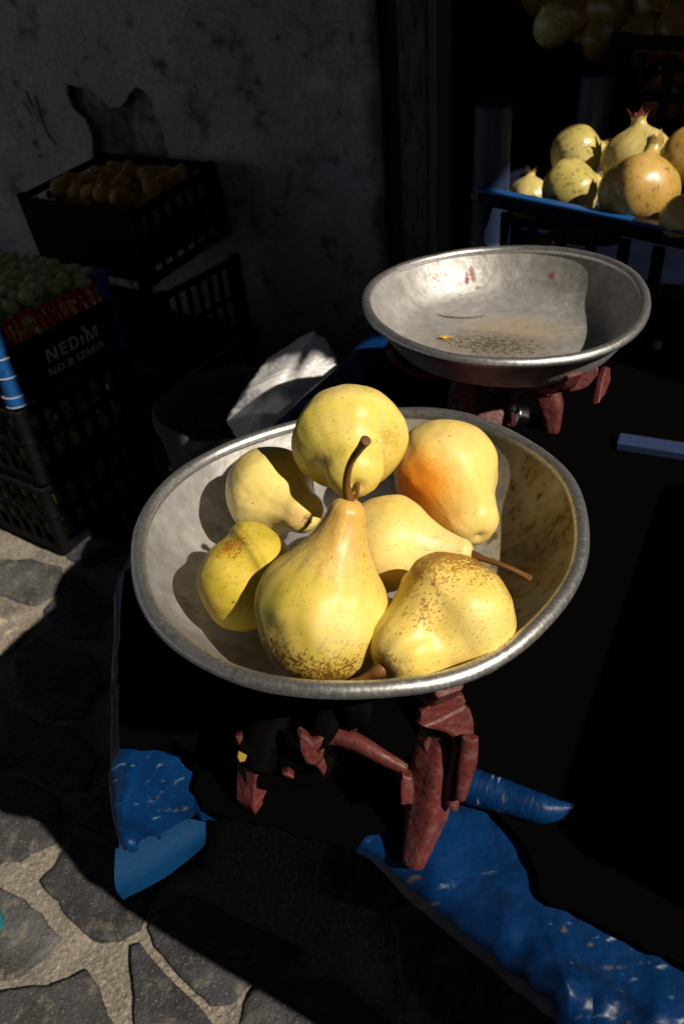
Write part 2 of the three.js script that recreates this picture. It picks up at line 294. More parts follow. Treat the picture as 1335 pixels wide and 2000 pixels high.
// out of view: awning shaped for sun patches, house opposite, awnings added to cut sky light
{
  const cloth = std([0.03, 0.035, 0.05], 0.9), cloth2 = std([0.035, 0.03, 0.03], 0.9), bar = std([0.2, 0.2, 0.2], 0.5, { metalness: 0.8 });
  const awn = (label, pts, y, m, poles) => {
    const s = new THREE.Shape(pts.map(([x, z]) => new THREE.Vector2(x, -z))), a = thing('shade_awning', label, 'awning', new V3(0, 0, 0));
    mesh('cloth', new THREE.ExtrudeGeometry(s, { depth: 0.004, bevelEnabled: false }).rotateX(-Math.PI / 2).translate(0, y, 0), m, a);
    for (const [px, pz] of poles) mesh('pole', new THREE.CylinderGeometry(0.02, 0.02, y, 10).translate(px, y / 2, pz), bar, a);
    return a;
  };
  awn('unseen dark cloth awning over the stall, its edge shaped to place the sun patches', [[-3.4, -4.19], [-0.75, -1.823], [0.35, -0.798], [0.85, -0.333], [1.14, -0.06], [1.185, -0.07], [1.205, -0.105], [1.262, -0.10], [1.275, -0.02], [1.30, -0.095], [1.335, -0.075], [1.39, -0.075], [1.425, -0.41], [1.56, -0.47], [1.9, -0.47], [5.4, -0.5], [5.4, -1.2], [0.6, -2.1]], 2.4, cloth, [[-3.3, -4.15], [4.2, -0.55], [5.3, -0.55]]);
  awn('added dark cloth awning out of view on the left, closing off sky light', [[-7, 3.2], [0.4, 3.2], [0.4, -0.66], [-0.75, -1.73], [-3.4, -4.1], [-7, -4.2]], 2.4, cloth2, [[-6.9, 3.1], [-3.3, 3.1], [-6.9, -4.1]])
  awn('added dark cloth awning behind the viewer, closing off sky light', [[0.5, 4.8], [6, 4.8], [6, 1.75], [0.5, 1.75]], 2.45, cloth, [[0.6, 4.7], [5.9, 4.7]]);
  awn('added dark cloth awning out of view on the right, closing off sky light', [[2.45, 1.7], [6, 1.7], [6, -0.4], [2.45, -0.4]], 2.5, cloth2, [[5.9, 1.6], [5.9, -0.3]]);
  const g = thing('opposite_house', 'plain house across the street, behind the viewer', 'house', new V3(0, 0, 5.2)), wm = std([0.16, 0.15, 0.14], 0.95), gl = std([0.02, 0.025, 0.03], 0.2), wd = std([0.06, 0.04, 0.03], 0.7);
  mesh('wall', new THREE.BoxGeometry(18, 5, 0.4).translate(0, 2.5, 0.2), wm, g); mesh('cornice', box(18.2, 0.2, 0.6, 0.02).translate(0, 5.1, 0.2), wm, g);
  for (const x of [-6, -3, 0.5, 3.5, 6.5]) for (const y of [1.6, 3.9]) mesh('window', box(0.9, 1.2, 0.06, 0.01).translate(x, y, -0.04), gl, g);
  mesh('door', box(1, 2.1, 0.08, 0.01).translate(-1.5, 1.05, -0.04), wd, g);
}

// ======================================================================= STALL TABLE AND TARPAULIN
const TOP = 0.83;
{
  const g = thing('stall_table', 'rough plank market table under the blue tarpaulin', 'table', new V3(0.2, 0, -0.7)); g.rotation.y = -Math.atan2(U.z, U.x);
  const wood = std([0.07, 0.05, 0.035], 0.85);
  for (let i = 0; i < 5; i++) mesh('plank', box(0.84, 0.025, 0.105), wood, g).position.set(0.12, TOP - 0.030, 0.16 - i * 0.235 * 0.6);
  for (const x of [-0.12, 0.5]) for (const z of [0.05, -0.42]) mesh('leg', box(0.05, TOP - 0.045, 0.05), wood, g).position.set(x, (TOP - 0.045) / 2, z);
}
const crease = (X, Y) => { let r = 0; for (const [f, k, w] of [[3.1, 1, 0.020], [6.3, 0.7, 0.030], [12, 0.4, 0.05]]) r += k * Math.max(0, 1 - Math.abs(fbm(X * f, Y * f * 0.8, f, 2)) / w); return r; };
const tarpC = colorTex(2048, 2048, (u, v) => {
  const X = u * 2, Y = v * 2, n = fbm(X * 4, Y * 4, 1, 4), f = fbm(X * 30, Y * 30, 2, 3), sc = fbm(X * 70, Y * 150, 5, 4), ch2 = fbm(X * 11, Y * 11, 8, 2), g = fbm(X * 220, Y * 220, 6, 2);
  let c = mix3([0.0010, 0.015, 0.066], [0.0026, 0.034, 0.130], clamp(0.5 + 1.8 * n)); c = c.map((q) => q * (1 + 0.5 * f + 0.35 * g));
  c = mix3(c, [0.004, 0.009, 0.022], 0.75 * sst(0.10, 0.4, fbm(X * 13, Y * 13, 4, 4)));
  c = mix3(c, [0.003, 0.008, 0.02], 0.45 * clamp(crease(X, Y)));
  const m = sst(0.31, 0.45, sc + 0.45 * ch2); c = mix3(c, [0.10, 0.16, 0.23], m * 0.75); c = mix3(c, [0.30, 0.33, 0.34], 0.8 * sst(0.42, 0.52, sc + 0.45 * ch2 + 0.2 * g));
  c = mix3(c, [0.11, 0.085, 0.055], 0.75 * sst(0.33, 0.46, fbm(X * 60, Y * 74, 9, 4) + 0.4 * ch2));
  return c;
}, true);
const tarpB = dataTex(2048, 2048, (u, v, i, j) => { const X = u * 2, Y = v * 2; return 0.5 + 0.07 * ((i & 1) ^ (j & 1) ? 1 : -1) * 0.6 + 0.20 * fbm(X * 40, Y * 40, 3, 3) + 0.16 * crease(X, Y) + 0.12 * fbm(X * 150, Y * 150, 8, 2); }, true);
const tarpM = phys([1, 1, 1], 0.38, { map: tarpC, bumpMap: tarpB, bumpScale: 0.0045, specularIntensity: 0.38 });
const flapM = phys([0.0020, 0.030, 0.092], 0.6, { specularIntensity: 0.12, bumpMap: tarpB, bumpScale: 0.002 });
{
  const g = thing('blue_tarpaulin', 'scuffed blue tarpaulin covering the stall table under the red scale', 'tarpaulin', new V3(0, 0, 0));
  const P = (x, y) => { const p = atY(x, y, TOP); return [p.x, p.z]; };
  // edge of the table top, each with how far the cloth hangs beyond it
  const E = [[...P(735, 632), .2], [...P(592, 768), .2], [...P(496, 850), .2], [...P(400, 930), .2], [...P(330, 1003), .2], [...P(266, 1068), .2], [...P(240, 1106), .2], [...P(232, 1200), .15], [...P(229, 1300), .11], [...P(228, 1440), .05], [...P(228, 1510), .03], [...P(229, 1590), .012], [...P(250, 1650), .006],
    [...P(300, 1625), .006], [...P(345, 1600), .006], [...P(395, 1570), .012], [...P(450, 1572), .01], [...P(550, 1582), .01], [...P(640, 1612), .01], [...P(725, 1640), .012], [...P(815, 1702), .02], [...P(900, 1770), .02], [...P(1000, 1852), .02], [...P(1060, 1905), .02], [...P(1108, 1948), .02], [...P(1150, 1968), .02], [...P(1210, 1995), .02], [...P(1340, 2060), .03],
    [0.46, 0.0, .05], [0.92, 0.27, .05], [1.12, -0.25, .05], [0.68, -0.62, .04], [0.48, -0.93, .02], [0.22, -1.27, .02], [0.13, -1.38, .05]];
  const curve = new THREE.CatmullRomCurve3(E.map((e) => new V3(e[0], e[2], e[1])), true, 'centripetal'), c = new V3(0.1, 0, -0.5);
  const M = 720, loop = curve.getPoints(M), nr = [];
  loop.forEach((p, i) => { const a = loop[(i + M - 2) % M], b = loop[(i + 2) % M], t = b.clone().sub(a); const n = new V3(-t.z, 0, t.x).normalize(); if (n.dot(p.clone().sub(c).setY(0)) < 0) n.negate(); nr.push(n); });
  const inner = 46, sk = 16;
  const geo = grid(M, inner + sk, (u, v) => {
    const i = Math.round(u * M) % M, j = Math.round(v * (inner + sk)), p = loop[i], n = nr[i], drop = p.y;
    let x, y, z;
    const rc = Math.min(0.03, drop);
    if (j <= inner) { const k = Math.pow(j / inner, 0.8); x = mix(c.x, p.x - n.x * rc * 0.6, k); z = mix(c.z, p.z - n.z * rc * 0.6, k); y = TOP; }
    else { const q = (j - inner) / sk, s = q * (rc * 1.2 + drop), a = Math.min(s / rc, Math.PI / 2); const out = rc * Math.sin(a) - rc * 0.6 + 0.10 * Math.max(0, s - rc * 1.57); x = p.x + n.x * out; z = p.z + n.z * out; y = TOP - rc * (1 - Math.cos(a)) - Math.max(0, s - rc * 1.57); }
    const edge = j <= inner ? Math.pow(j / inner, 2) : 1;
    y += 0.0022 * edge * fbm(x * 9, z * 9, 2, 2) + 0.0035 * edge * Math.max(0, 1 - Math.abs(fbm(x * 7, z * 6, 12, 2)) / 0.07) + 0.0006 * noise(x * 70, z * 70, 1) + (j <= inner ? 0 : 0.006 * fbm(i * 0.05, 1, 3, 2));
    // the dart in the cloth at the near corner
    const d0 = P(1045, 1750), d1 = P(1108, 1955), lx = d1[0] - d0[0], lz = d1[1] - d0[1], tt = clamp(((x - d0[0]) * lx + (z - d0[1]) * lz) / (lx * lx + lz * lz)), sd = ((x - d0[0]) * lz - (z - d0[1]) * lx) / Math.hypot(lx, lz), dd = Math.hypot(x - d0[0] - tt * lx, z - d0[1] - tt * lz);
    y += 0.013 * tt * Math.max(0, 1 - dd / (sd > 0 ? 0.016 : 0.034));
    return [x, y, z];
  }, (u, v, p) => [p[0] * 0.5 + 0.5 + 0.2 * (TOP - p[1]), p[2] * 0.5 + 0.2 * (TOP - p[1])]);
  mesh('sheet', geo, tarpM, g);
  // a roll of slack cloth in front of the scale
  const f = [[820, 1490], [905, 1530], [985, 1556], [1060, 1580], [1124, 1580]].map(([x, y]) => atY(x, y, TOP + 0.014));
  mesh('fold', sweep(f, [[0.006, 0.008], [0.014, 0.016], [0.013, 0.013], [0.011, 0.012], [0.003, 0.004]], 18, 40), tarpM, g);
  // the torn lower flap at the left corner
  const fl = [[[227, 1560], [300, 1540], [350, 1535], [393, 1560]], [[226, 1650], [290, 1618], [340, 1590], [400, 1585]], [[225, 1730], [280, 1700], [345, 1660], [402, 1632]], [[240, 1757], [300, 1727], [355, 1690], [400, 1650]]];
  const hY = [0.797, 0.79, 0.775, 0.757], rowsF = fl.map((r, j) => new THREE.CatmullRomCurve3(r.map(([x, y], i) => atY(x, y, hY[j] - 0.004 * i))));
  const colC = (u) => new THREE.CatmullRomCurve3(rowsF.map((r) => r.getPoint(u)));
  const cs = Array.from({ length: 41 }, (_, i) => colC(i / 40));
  mesh('torn_flap', grid(40, 30, (u, v) => { const p = cs[Math.round(u * 40)].getPoint(v); p.y += 0.003 * fbm(p.x * 40, p.z * 40, 2, 3); return p.toArray(); }, (u, v, p) => [p[0] * 2, p[2] * 2], false), flapM, g);
}

{
  const g = thing('shade_sheet', 'black sheet added for the deep shade on the blue tarpaulin under the red scale', 'sheet', new V3(0, 0, 0));  // added near-black sheet: shade on the table top put in as colour
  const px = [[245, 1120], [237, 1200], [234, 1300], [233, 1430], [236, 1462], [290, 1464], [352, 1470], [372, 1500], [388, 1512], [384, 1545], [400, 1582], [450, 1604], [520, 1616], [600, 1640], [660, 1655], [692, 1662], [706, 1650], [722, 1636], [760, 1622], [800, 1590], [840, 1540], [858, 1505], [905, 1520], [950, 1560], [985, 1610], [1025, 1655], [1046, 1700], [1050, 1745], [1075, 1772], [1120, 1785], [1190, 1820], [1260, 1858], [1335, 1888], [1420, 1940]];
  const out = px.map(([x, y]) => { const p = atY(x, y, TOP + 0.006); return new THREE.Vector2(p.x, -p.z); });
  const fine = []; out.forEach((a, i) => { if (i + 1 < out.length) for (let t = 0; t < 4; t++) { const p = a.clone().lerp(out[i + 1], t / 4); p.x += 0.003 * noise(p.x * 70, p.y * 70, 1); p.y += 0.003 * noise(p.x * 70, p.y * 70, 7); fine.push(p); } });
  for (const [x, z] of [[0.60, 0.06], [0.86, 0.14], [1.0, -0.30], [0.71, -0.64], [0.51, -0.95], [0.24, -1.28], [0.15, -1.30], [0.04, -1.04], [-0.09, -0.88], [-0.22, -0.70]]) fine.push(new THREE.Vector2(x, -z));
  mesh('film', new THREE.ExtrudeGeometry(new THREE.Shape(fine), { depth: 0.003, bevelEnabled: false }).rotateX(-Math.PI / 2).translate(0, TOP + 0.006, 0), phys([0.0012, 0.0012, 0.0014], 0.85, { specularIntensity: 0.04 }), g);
}

// ======================================================================= BALANCE SCALE
const C1 = new V3(0.011, 1.03, -0.475), C2 = new V3(0.212, 1.027, -0.880);
const AX = C2.clone().sub(C1).setY(0).normalize(), SD = new V3(-AX.z, 0, AX.x);      // SD points right
const ironTex = colorTex(1024, 1024, (u, v) => {
  const n = tn(u, v, 14, 1, 5), f = tn(u, v, 70, 5, 4), d = tn(u, v, 24, 9, 5);
  let c = mix3([0.125, 0.017, 0.017], [0.075, 0.013, 0.012], clamp(0.5 + 1.2 * n + 0.5 * f)); c = mix3(c, [0.135, 0.080, 0.066], 0.5 * sst(-0.05, 0.35, 0.8 * d + 0.6 * f)); c = mix3(c, [0.028, 0.016, 0.013], 0.8 * sst(0.18, 0.36, -0.5 * d + 0.8 * f)); return c;
}, true);
const ironB = dataTex(512, 512, (u, v) => 0.5 + 0.6 * tn(u, v, 40, 5, 4) + 0.4 * tn(u, v, 14, 9, 4), true);
const iron = std([1, 1, 1], 0.55, { map: ironTex.clone(), bumpMap: ironB.clone(), bumpScale: 0.001 });
for (const t of [iron.map, iron.bumpMap]) { t.repeat.set(4, 4); t.needsUpdate = true; }
const steel = std([0.6, 0.6, 0.6], 0.2, { metalness: 1 });
{
  const g = thing('balance_scale', 'red painted cast iron balance scale carrying the two aluminium pans', 'scale', C1.clone().add(C2).multiplyScalar(0.5).setY(TOP)), O = g.position;
  const add = (name, geo) => mesh(name, geo.translate(-O.x, -O.y, -O.z), iron, g);
  const on = (c, a, s, y) => c.clone().setY(y).addScaledVector(AX, a).addScaledVector(SD, s);
  // beam housing with a waist, along the two pans
  add('beam_housing', sweep([on(C1, 0.02, 0, 0.895), on(C1, 0.10, 0, 0.885), on(C1, 0.225, 0, 0.90), on(C2, -0.10, 0, 0.885), on(C2, 0.02, 0, 0.895)], [[0.020, 0.014], [0.03, 0.02], [0.045, 0.035], [0.03, 0.02], [0.02, 0.014]], 20, 40, SD, true));
  for (const c of [C1, C2]) {
    add('spindle', sweep([on(c, 0, 0, 0.885), on(c, 0, 0, 0.93), on(c, 0, 0, 0.962)], [[0.014, 0.014], [0.010, 0.010], [0.018, 0.018]], 16, 12));
    for (const k of [0, 1, 2, 3]) {                   // the cross that carries the pan, each arm ending in a lug
      if (c === C1 && (k === 3 || k === 0)) continue;
      if (c === C2 && (k === 3 || k === 0)) continue;
      const a = Math.PI / 4 + k * Math.PI / 2, d = AX.clone().multiplyScalar(Math.cos(a)).addScaledVector(SD, Math.sin(a)), q = (r, y) => c.clone().setY(y).addScaledVector(d, r);
      add('pan_arm', sweep([q(0, 0.955), q(0.06, 0.953), q(0.105, 0.958), q(0.135, 0.975), q(0.147, 0.995)], [[0.013, 0.006], [0.011, 0.006], [0.010, 0.005], [0.011, 0.004], [0.010, 0.003]], 14, 24, d.clone().cross(new V3(0, 1, 0)), true));
    }
    const s = c === C1 ? 1 : -1;                      // far legs of each end
    for (const e of [-1, 1]) if (!(c === C1)) add('foot', sweep([on(c, -0.05 * s, 0.045 * e, 0.905), on(c, -0.04 * s, 0.06 * e, 0.87), on(c, -0.03 * s, 0.068 * e, 0.832)], [[0.016, 0.014], [0.016, 0.013], [0.008, 0.007]], 14, 14, SD, true));
  }
  const NV = new V3(0, 0.45, 0.9).normalize();
  // near end: right leg, hooked arm and its worn end plate, left leg, centre bar and lugs
  const L = (x, y, Y) => atY(x, y, Y);
  add('foot', sweep([L(862, 1420, 0.925), L(848, 1490, 0.90), L(832, 1585, 0.865), L(806, 1690, 0.834)], [[0.014, 0.012], [0.015, 0.014], [0.014, 0.012], [0.007, 0.006]], 20, 30, U.clone().add(new V3(0, 0, 0.6)), true));
  add('leg_block', traced([[781, 1530], [785, 1514], [806, 1520], [809, 1540], [806, 1572], [782, 1574]], L(795, 1570, 0.885), NV, 0.014, 0.002));
  add('leg_rib', traced([[826, 1452], [845, 1424], [872, 1440], [880, 1462], [884, 1450], [882, 1475], [866, 1492], [830, 1470]], L(852, 1445, 0.925), NV, 0.012, 0.002));
  const pl = L(866, 1385, 0.962);
  add('arm_plate', traced([[819, 1412], [822, 1392], [842, 1376], [866, 1366], [890, 1359], [906, 1360], [911, 1373], [894, 1388], [862, 1405], [824, 1424]], pl, new V3(0.25, 0.25, 0.94), 0.007, 0.0015));
  const ha = L(890, 1400, 0.955);
  add('hooked_arm', traced([[824, 1419], [868, 1398], [909, 1377], [921, 1388], [928, 1412], [927, 1440], [921, 1480], [915, 1512], [905, 1550], [894, 1590], [884, 1586], [876, 1578], [879, 1530], [886, 1494], [892, 1462], [888, 1446], [872, 1434], [850, 1428], [830, 1424]], ha, new V3(0.35, 0.3, 0.9), 0.012, 0.003));
  add('hook_rib', sweep([L(917, 1440, 0.945), L(912, 1490, 0.925), L(898, 1560, 0.897)], [[0.004, 0.006], [0.004, 0.007], [0.003, 0.004]], 12, 16));
  add('centre_bar', sweep([L(598, 1466, 0.905), L(616, 1446, 0.912), L(640, 1437, 0.915), L(690, 1448, 0.915), L(745, 1478, 0.91), L(790, 1502, 0.90)], [[0.006, 0.006], [0.007, 0.007], [0.0068, 0.0075], [0.007, 0.008], [0.0055, 0.0065], [0.004, 0.005]], 16, 36));
  add('lug', traced([[584, 1440], [590, 1434], [603, 1442], [612, 1450], [622, 1444], [634, 1440], [637, 1462], [630, 1490], [616, 1500], [598, 1494], [586, 1470]], L(610, 1465, 0.92), new V3(0.2, 0.2, 0.95), 0.012, 0.003));
  add('lug', traced([[622, 1500], [634, 1480], [641, 1500], [633, 1518]], L(630, 1500, 0.905), new V3(0.6, 0.2, 0.8), 0.01, 0.002));
  add('lug', traced([[672, 1402], [690, 1396], [712, 1398], [708, 1412], [694, 1431], [680, 1418]], L(692, 1412, 0.935), NV, 0.012, 0.002));
  const lf = L(497, 1540, 0.87);
  add('foot', traced([[497, 1506], [514, 1477], [521, 1492], [521, 1518], [531, 1522], [529, 1534], [519, 1552], [509, 1574], [499, 1592], [494, 1580], [496, 1540]], lf, new V3(0.75, 0.15, 0.65), 0.02, 0.0015));
  add('foot', traced([[479, 1508], [498, 1505], [497, 1592], [488, 1578], [481, 1555]], lf.clone().add(new V3(-0.002, 0, -0.002)), new V3(-0.5, 0.2, 0.84), 0.012, 0.001));
  add('lug', traced([[550, 1512], [562, 1508], [577, 1520], [574, 1524], [556, 1518]], L(563, 1515, 0.89), NV, 0.01, 0.002));
  add('lug', traced([[459, 1440], [470, 1436], [473, 1446], [467, 1456]], L(466, 1446, 0.93), NV, 0.008, 0.001));
  const yp = traced([[472, 1456], [479, 1466], [482, 1478], [478, 1488], [468, 1490], [463, 1480], [465, 1466]], L(472, 1474, 0.91), NV, 0.005, 0.001);
  mesh('pointer', yp.translate(-O.x, -O.y, -O.z), std([0.30, 0.22, 0.02], 0.6), g);
  const shadeBlack = phys([0.0012, 0.001, 0.001], 0.8, { specularIntensity: 0.1 }), frame = (pts, r) => mesh('unlit_frame_bar', sweep(pts, r, 14, 24, SD, true).translate(-O.x, -O.y, -O.z), shadeBlack, g);  // invented bars: the unlit side of the iron put in as near-black colour
  frame([L(503, 1500, 0.884), L(520, 1440, 0.90), on(C1, 0.0, -0.03, 0.905), on(C1, 0.03, 0, 0.9)], [[0.012, 0.012], [0.013, 0.012], [0.014, 0.012], [0.012, 0.012]]);
  frame([L(500, 1520, 0.870), L(566, 1524, 0.878), L(628, 1508, 0.894), L(640, 1470, 0.905)], [[0.006, 0.006], [0.006, 0.006], [0.006, 0.006], [0.006, 0.006]]);
  frame([L(612, 1456, 0.915), L(640, 1410, 0.93), on(C1, 0, -0.01, 0.95)], [[0.008, 0.006], [0.009, 0.006], [0.01, 0.006]]);
  frame([L(694, 1408, 0.938), L(700, 1385, 0.948), on(C1, 0, 0, 0.955)], [[0.009, 0.005], [0.01, 0.005], [0.012, 0.006]]);
  frame([L(868, 1392, 0.955), L(840, 1370, 0.952), on(C1, 0, 0.02, 0.955)], [[0.010, 0.005], [0.011, 0.006], [0.012, 0.006]]);
  frame([L(862, 1440, 0.915), L(830, 1400, 0.92), on(C1, 0, 0.02, 0.90)], [[0.012, 0.010], [0.013, 0.012], [0.013, 0.012]]);
  frame([L(466, 1448, 0.928), L(472, 1458, 0.916), L(505, 1490, 0.89)], [[0.003, 0.003], [0.003, 0.003], [0.004, 0.004]]);
  // far end, under the empty pan
  const N2 = new V3(-0.2, 0.35, 0.9), p2 = L(905, 790, 0.945);
  add('post', traced([[896, 768], [928, 752], [930, 770], [927, 825], [896, 822]], p2, N2, 0.016, 0.002));
  add('post_head', traced([[875, 776], [884, 768], [888, 748], [900, 743], [926, 747], [931, 752], [929, 772], [912, 780], [903, 789], [896, 778], [886, 780]], p2.clone().addScaledVector(N2, 0.007), N2, 0.02, 0.003));
  add('block', traced([[887, 790], [895, 784], [952, 788], [950, 808], [925, 816], [886, 806]], L(925, 800, 0.935), NV, 0.02, 0.003));
  add('casing', traced([[922, 822], [934, 806], [956, 795], [978, 796], [990, 806], [994, 830], [1012, 852], [1005, 856], [984, 846], [950, 832]], L(965, 820, 0.93), new V3(0, 0.55, 0.85), 0.03, 0.006));
  add('lug', traced([[1110, 766], [1124, 728], [1136, 716], [1156, 711], [1168, 718], [1168, 738], [1152, 754], [1130, 763]], L(1140, 742, 0.958), new V3(-0.1, 0.3, 0.95), 0.008, 0.002));
  add('lug', traced([[1168, 788], [1176, 740], [1184, 716], [1192, 718], [1192, 745], [1182, 770]], L(1180, 752, 0.955), new V3(0.7, 0.3, 0.6), 0.008, 0.002));
  add('plate', traced([[1018, 768], [1052, 756], [1062, 762], [1078, 772], [1030, 776]], L(1050, 766, 0.945), new V3(0, 0.7, 0.7), 0.01, 0.002));
  add('plate', traced([[1000, 800], [1012, 770], [1026, 767], [1020, 786], [1004, 808]], L(1012, 786, 0.935), NV, 0.008, 0.002));
  const nut = new THREE.LatheGeometry([[0, -0.008], [0.010, -0.008], [0.012, -0.004], [0.0115, 0.003], [0.013, 0.006], [0.012, 0.009], [0, 0.009]].map(([a, b]) => new THREE.Vector2(a, b)), 24);
  const nm = mesh('adjusting_nut', nut, steel, g); nm.position.copy(L(1014, 812, 0.935)).sub(O); nm.rotation.set(0.4, 0, 1.2);
}

// ======================================================================= PANS
const INNER = [[0, -0.054], [0.02, -0.054], [0.045, -0.0539], [0.07, -0.0537], [0.09, -0.0532], [0.105, -0.0522], [0.117, -0.050], [0.127, -0.0455], [0.136, -0.038], [0.1435, -0.0285], [0.150, -0.0185], [0.1555, -0.0085], [0.160, 0.0005]];
function rhoOf(k) {                               // radius -> length along the metal
  const t = [0]; for (let i = 1; i < INNER.length; i++) t.push(t[i - 1] + Math.hypot(INNER[i][0] - INNER[i - 1][0], INNER[i][1] - INNER[i - 1][1]));
  return (r) => { r /= k; let i = 1; while (i < INNER.length - 1 && INNER[i][0] < r) i++; const a = INNER[i - 1][0], b = INNER[i][0]; return k * mix(t[i - 1], t[i], Math.max(0, (r - a) / (b - a))); };
}
function panGeometry(c, R, waves, dY) {
  const rf = (t) => 1 + waves.reduce((s, [k, a, p]) => s + a * Math.cos(k * t + p), 0);
  const yf = (t) => dY.reduce((s, [k, a, p]) => s + a * Math.cos(k * t + p), 0);
  const inner = INNER;
  const outer = [...inner].reverse().map(([r, y]) => [r + (r > 0.09 ? 0.0014 : 0), y - (r < 0.12 ? 0.0015 : 0.0008)]);
  const cI = new THREE.CatmullRomCurve3(inner.map(([r, y]) => new V3(r, y, 0))).getPoints(60), cO = new THREE.CatmullRomCurve3(outer.map(([r, y]) => new V3(r, y, 0))).getPoints(60), prof = [...cI, ...cO];
  const k = R / 0.166;
  const rho = rhoOf(k);
  const bowl = grid(144, prof.length - 1, (u, v) => {
    const t = u * 2 * Math.PI, p = prof[Math.round(v * (prof.length - 1))], f = sst(0.05, 0.16, p.x), r = p.x * k * mix(1, rf(t), f), x = r * Math.cos(t), z = r * Math.sin(t);
    return [x, p.y + f * yf(t) + 0.0014 * sst(0, 0.05, p.x) * fbm(x * 18, z * 18, 3 + R, 3), z];
  }, (u, v, p) => { const r = Math.hypot(p[0], p[2]) || 1e-6, q = rho(r) / r; return [0.5 + p[0] * q / (2.5 * R), 0.5 + p[2] * q / (2.5 * R)]; });
  const bead = [], br = 0.0058;
  const rim = grid(180, 14, (u, v) => {
    const t = u * 2 * Math.PI, a = v * 2 * Math.PI, rr = br * (1 + 0.03 * noise(t * 6, 0, R * 50)), r = 0.1635 * k * rf(t) + rr * Math.cos(a);
    return [r * Math.cos(t), 0.0015 + yf(t) + 0.0006 * noise(t * 5, 2, R * 9) + rr * 0.95 * Math.sin(a), r * Math.sin(t)];
  }, (u, v) => [u * 6, v * 0.25]);
  return { bowl, rim };
}
const rimMap = colorTex(1024, 128, (u, v) => { const n = tn(u, v, 30, 2, 4), d = tn(u, v, 90, 6, 3); let k = 0.56 + 0.12 * n; let c = [k * 0.98, k * 0.985, k]; c = mix3(c, [0.10, 0.085, 0.075], 0.85 * sst(0.24, 0.36, d)); return mix3(c, [0.3, 0.29, 0.28], 0.6 * sst(0.15, 0.4, -n)); }, true);
const rimRough = dataTex(1024, 128, (u, v) => [0.36 + 0.3 * Math.abs(tn(u, v, 40, 3, 4)) + 0.25 * sst(0.24, 0.36, tn(u, v, 90, 6, 3)), 0.92], true);
const rimM = std([1, 1, 1], 1, { metalness: 1, map: rimMap, roughnessMap: rimRough, metalnessMap: rimRough, bumpMap: dataTex(1024, 128, (u, v) => 0.5 + 0.7 * tn(u, v, 60, 3, 4), true), bumpScale: 0.00012 });
const SMEAR = (x, y, cx, cy, rx, ry, rot = 0) => { const c = Math.cos(rot), s = Math.sin(rot), a = (x - cx) * c + (y - cy) * s, b = -(x - cx) * s + (y - cy) * c; return Math.max(0, 1 - Math.sqrt(a * a / rx / rx + b * b / ry / ry)); };
function panMaterial(R, seed, stainAndShade, tone) {
  const dirt = new Float32Array(1024 * 1024);
  const map = colorTex(1024, 1024, (u, v, i, j) => {
    const x = (u - 0.5) * 2.5 * R, z = (v - 0.5) * 2.5 * R, r = Math.hypot(x, z), th = Math.atan2(z, x);
    const n = fbm(x * 14, z * 14, seed, 4), f = fbm(x * 70, z * 70, seed + 2, 4), sc = fbm(r * 160, th * 2.4, seed + 4, 3), sp = fbm(x * 150, z * 150, seed + 6, 3), rad = fbm(th * 7, r * 9, seed + 8, 3);
    let k = tone * (0.62 + 0.24 * n + 0.22 * f + 0.06 * sc + 0.08 * sp), c = [k * 1.0, k * 0.985, k * 0.975], d = 0;
    const w = sst(0.10, 0.16, r); c = mix3(c, [0.43 * tone, 0.41 * tone, 0.38 * tone], 0.45 * w * sst(-0.15, 0.3, rad));
    const bl = 0.85 * sst(0.33, 0.43, sp + 0.3 * n); c = mix3(c, [0.10, 0.085, 0.07], bl * 0.35); d = Math.max(d, bl);
    for (const [col, amt] of stainAndShade(x, z, n, f, sp)) { c = mix3(c, col, amt); d = Math.max(d, amt); }
    dirt[j * 1024 + i] = d; return c;
  });
  const rough = dataTex(1024, 1024, (u, v, i, j) => { const x = (u - 0.5) * 2.5 * R, z = (v - 0.5) * 2.5 * R, f = fbm(x * 60, z * 60, seed + 1, 4), d = dirt[j * 1024 + i]; return [0.52 + 0.22 * f + 0.3 * d, clamp(0.58 - 0.5 * d)]; });
  const bump = dataTex(1024, 1024, (u, v) => { const x = (u - 0.5) * 2.5 * R, z = (v - 0.5) * 2.5 * R; return 0.5 + 0.5 * fbm(x * 30, z * 30, seed + 3, 4) + 0.4 * fbm(x * 120, z * 120, seed + 5, 2); });
  return std([1, 1, 1], 1, { metalness: 1, map, roughnessMap: rough, metalnessMap: rough, bumpMap: bump, bumpScale: 0.0008 });
}
